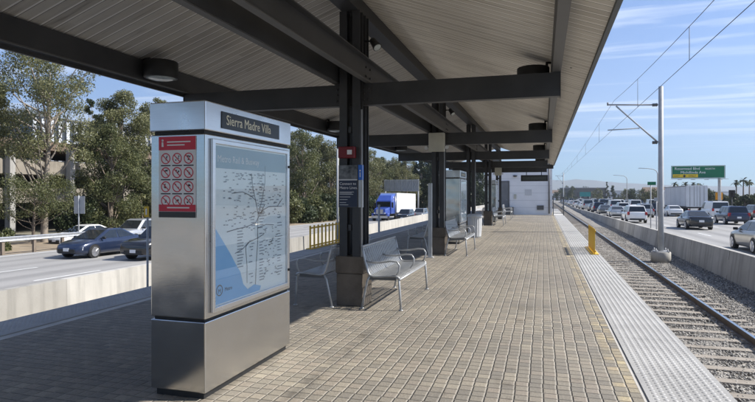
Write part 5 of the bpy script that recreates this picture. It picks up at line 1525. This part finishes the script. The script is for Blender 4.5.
for i, p in enumerate((286, 300, 314, 326, 338, 372)):
    X = -30.2-rr.uniform(0, 1.2); y = at(p, X)
    tree('roadside_bush', 'low green bush under the eucalyptus belt, ' + bl[i], X, y, ground_l(y), rr.uniform(3.0, 4.2), rr.uniform(4, 5.5), 300+i, .02, 16, 3500, .2, ('leaf_mid','leaf_dark')[i % 2], 'bark', GB, 'round', .1, .0, 'bush')
for i, (p, X, h, cw, mt, lab) in enumerate(((-2, -31, 1.3, 1.8, 'leaf_mid', 'small clipped bush at the picture edge by the guardrail'), (145, -31, 3.6, 3.4, 'leaf_euc', 'yellowish bush beside the cabinet behind the silver SUV'), (88, -33, 3.2, 4.0, 'leaf_dark', 'dark bush under the dense bushy tree, behind the square sign'))):
    y = at(p, X); tree('roadside_bush', lab, X, y, ground_l(y), h, cw, 330+i, .03, 14, 4000, .12, mt, 'bark', GB, 'round', .08, .05, 'bush')
# conifers far off, right of the belt
for i, (p, X, h, cw, lab) in enumerate(((415, -36, 15, 6, 'dark conifer right of the eucalyptus belt'), (422, -38, 20, 7, 'taller pointed conifer left of the second column'), (429, -36, 23, 8, 'tallest dark conifer beside the second column'), (436, -30, 22, 10, 'dark conifer mostly hidden by the second column'), (478, -22, 16, 9, 'green tree seen between the third and fourth columns'), (470, -26, 15, 9, 'green tree seen left of the third column'))):
    y = at(p, X); tree('conifer_tree', lab, X, y, ground_l(min(y, 620)), h, cw, 360+i, .05, 26, 5000, .4, 'leaf_dark', 'bark', 'conifers beyond the tree belt', 'cone', .3, .05)

# right-hand horizon trees
hz = [(560,420,7,9,0),(566,520,11,10,0),(572,430,9,9,0),(578,460,8,10,1),(585,540,11,12,0),(598,400,7,9,1),(607,430,13,5,2),(613,390,9,6,2),(624,330,5.5,9,1),(634,300,5.6,9,0),(643,280,5.0,8,1),(653,260,5.0,9,1),(664,330,7,9,0),(700,215,6.0,9,0),(708,205,4.4,7,0),(712,230,3.8,9,1),(724,190,2.4,6,0),(731,175,2.0,5,1),(738,150,2.2,5,0),(746,140,2.0,4.5,0),(757,150,2.4,6,1),(770,180,3,8,0)]
zone = ['over the far track end','behind the far pole','right of the far pole','over the pale far building','over the dark block','behind the teal sign','shaped like a spire','beside the spire shaped tree','below the farther street lamp','left of the nearer street lamp','below the nearer street lamp','by the slim barrier posts','just left of the line pole','right of the trailer box','beside the sign post','behind the sign post','above the dark blue SUV roof','right of the orange sign','below the traffic signal','by the tan building','at the picture edge above the champagne car','beyond the picture edge']
for i, (p, d, h, cw, k) in enumerate(hz):
    r = (p-377.5)/555; X = d*(r*math.cos(TH)-math.sin(TH)); Y = d*(r*math.sin(TH)+math.cos(TH))
    X = max(X, 34) if d < 300 else X
    z = -1.75-.012*min(Y, 1050)-.2
    tree('horizon_tree', ['round dark green tree on the horizon, ', 'brownish olive tree on the horizon, ', 'narrow pointed tree on the horizon, '][k]+zone[i], X, Y, z, h-z*.75, cw, 400+i, .05, 16, 2200, .35, ('leaf_dark','leaf_mid','leaf_dark')[k], 'bark', 'trees along the horizon beyond the freeway', ('round','round','cone')[k], .25, .0)

def palm(x, y, z0, h, label, seed):
    g = random.Random(seed)
    t = thing('palm_tree', label, 'tree', (x, y, z0), 0, 'palm trees beyond the freeway')
    b = MB(); b.tube([(0,0,0),(.1,0,h*.5),(.15,.05,h)], [.35,.24,.2], 8); b.build('trunk', M['bark'], t)
    b = MB()
    for k in range(26):
        a = g.random()*2*PI; el = g.uniform(-.7, 1.2); ln = g.uniform(1.7, 2.4)
        p = [Vector((.15,.05,h))]
        for s in (.35,.7,1):
            p.append(Vector((.15+math.cos(a)*ln*s*math.cos(el*.8), .05+math.sin(a)*ln*s*math.cos(el*.8), h+ln*s*math.sin(el)-s*s*1.0)))
        sd_ = Vector((-math.sin(a), math.cos(a), 0))
        ws = [.08,.34,.3,.03]
        for i in range(3):
            b.quad(p[i]-sd_*ws[i], p[i]+sd_*ws[i], p[i+1]+sd_*ws[i+1], p[i+1]-sd_*ws[i+1])
    b.build('crown', M['leaf_dark'], t, fix=False)
for i, (p, d, top, lab) in enumerate(((674.5,250,5.8,'palm left of the three above the trailer'),(685,240,5.4,'palm in the middle above the trailer'),(693,255,5.6,'palm rightmost above the trailer'),(736,210,5.6,'short palm right of the traffic signal'),(743,200,6.2,'tallest of the palms at the right edge'),(749,215,5.9,'palm nearest the right edge'))):
    r = (p-377.5)/555; X = d*(r*math.cos(TH)-math.sin(TH)); Y = d*(r*math.sin(TH)+math.cos(TH)); z = -1.75-.012*Y-.1
    palm(X, Y, z, top-z, lab, 50+i)

# ------------------------------------------------------------------ mountains and haze
def ridge_line(name, pts, depth, zbase, mat, seed, rough):
    """pts: (pixel, distance, pixel height above horizon); a range with its own depth"""
    g = np.random.default_rng(seed)
    nx, ny = 160, 14
    P = np.array(pts, float)
    pxs = np.linspace(P[0,0], P[-1,0], nx+1)
    dd = np.interp(pxs, P[:,0], P[:,1]); hh = np.interp(pxs, P[:,0], P[:,2])
    r = (pxs-377.5)/555
    X = dd*(r*math.cos(TH)-math.sin(TH)); Y = dd*(r*math.sin(TH)+math.cos(TH))
    top = 1.5+hh/555*dd
    nz_ = np.zeros(nx+1)
    for o_, a_ in ((6,1),(13,.6),(29,.35),(61,.2)):
        c_ = g.normal(size=o_+3); nz_ += a_*np.interp(np.linspace(0,o_,nx+1), np.arange(o_+3), c_)
    top = top*(1+rough*nz_)
    vs = []; fs = []
    dirx = X/np.hypot(X,Y); diry = Y/np.hypot(X,Y)
    for j in range(ny+1):
        v = j/ny; prof = math.sin(PI*min(1, v*.5/.55)/1) if False else (1-abs(v-.55)/.55 if v < .55 else 1-(v-.55)/.45)
        prof = max(0, prof)**.85
        for i in range(nx+1):
            q = (v-.55)*depth
            spur = 1+.28*(1-prof)*math.sin(i*.9+g.normal()*.4)
            z = zbase+(top[i]-zbase)*min(1, prof*spur) if 0 < j < ny else zbase
            vs.append((X[i]+dirx[i]*q, Y[i]+diry[i]*q, z))
    for j in range(ny):
        for i in range(nx):
            a = j*(nx+1)+i; fs.append((a, a+1, a+nx+2, a+nx+1))
    b = MB(); b.add(vs, fs, 0, True)
    o = b.build(name, mat, fix=False); o['kind'] = 'structure'; return o
ridge_line('mountains', [(-400,3000,120),(-150,3100,112),(-20,3200,98),(20,3200,92),(60,3200,80),(110,3300,76),(200,3400,72),(300,3500,55),(380,3700,36),(420,4200,27),(470,4800,20),(560,5500,14),(600,5500,10),(660,5500,4)], 1500, -14, M['mountain'], 3, .045)
ridge_line('hills', [(480,5700,6),(540,5700,11),(575,5700,15),(620,5700,11),(680,5700,8),(760,5700,7),(900,5700,6)], 900, -14, M['hazy_hill'], 8, .03)
hm = bpy.data.materials.new('thin valley haze'); hm.use_nodes = True
nt = hm.node_tree; nt.nodes.remove(nt.nodes['Principled BSDF'])
pv = nt.nodes.new('ShaderNodeVolumePrincipled'); pv.inputs['Density'].default_value = 1.7e-4
pv.inputs['Color'].default_value = (.74,.85,1,1); pv.inputs['Anisotropy'].default_value = .2
nt.links.new(pv.outputs[0], nt.nodes['Material Output'].inputs['Volume'])
hb = MB(); hb.box(-6300, 6400, -3300, 6500, -16.5, 900)
hz_o = hb.build('haze', hm); tag(hz_o, 'pale haze veiling the mountains and the far freeway', 'haze', kind='stuff')
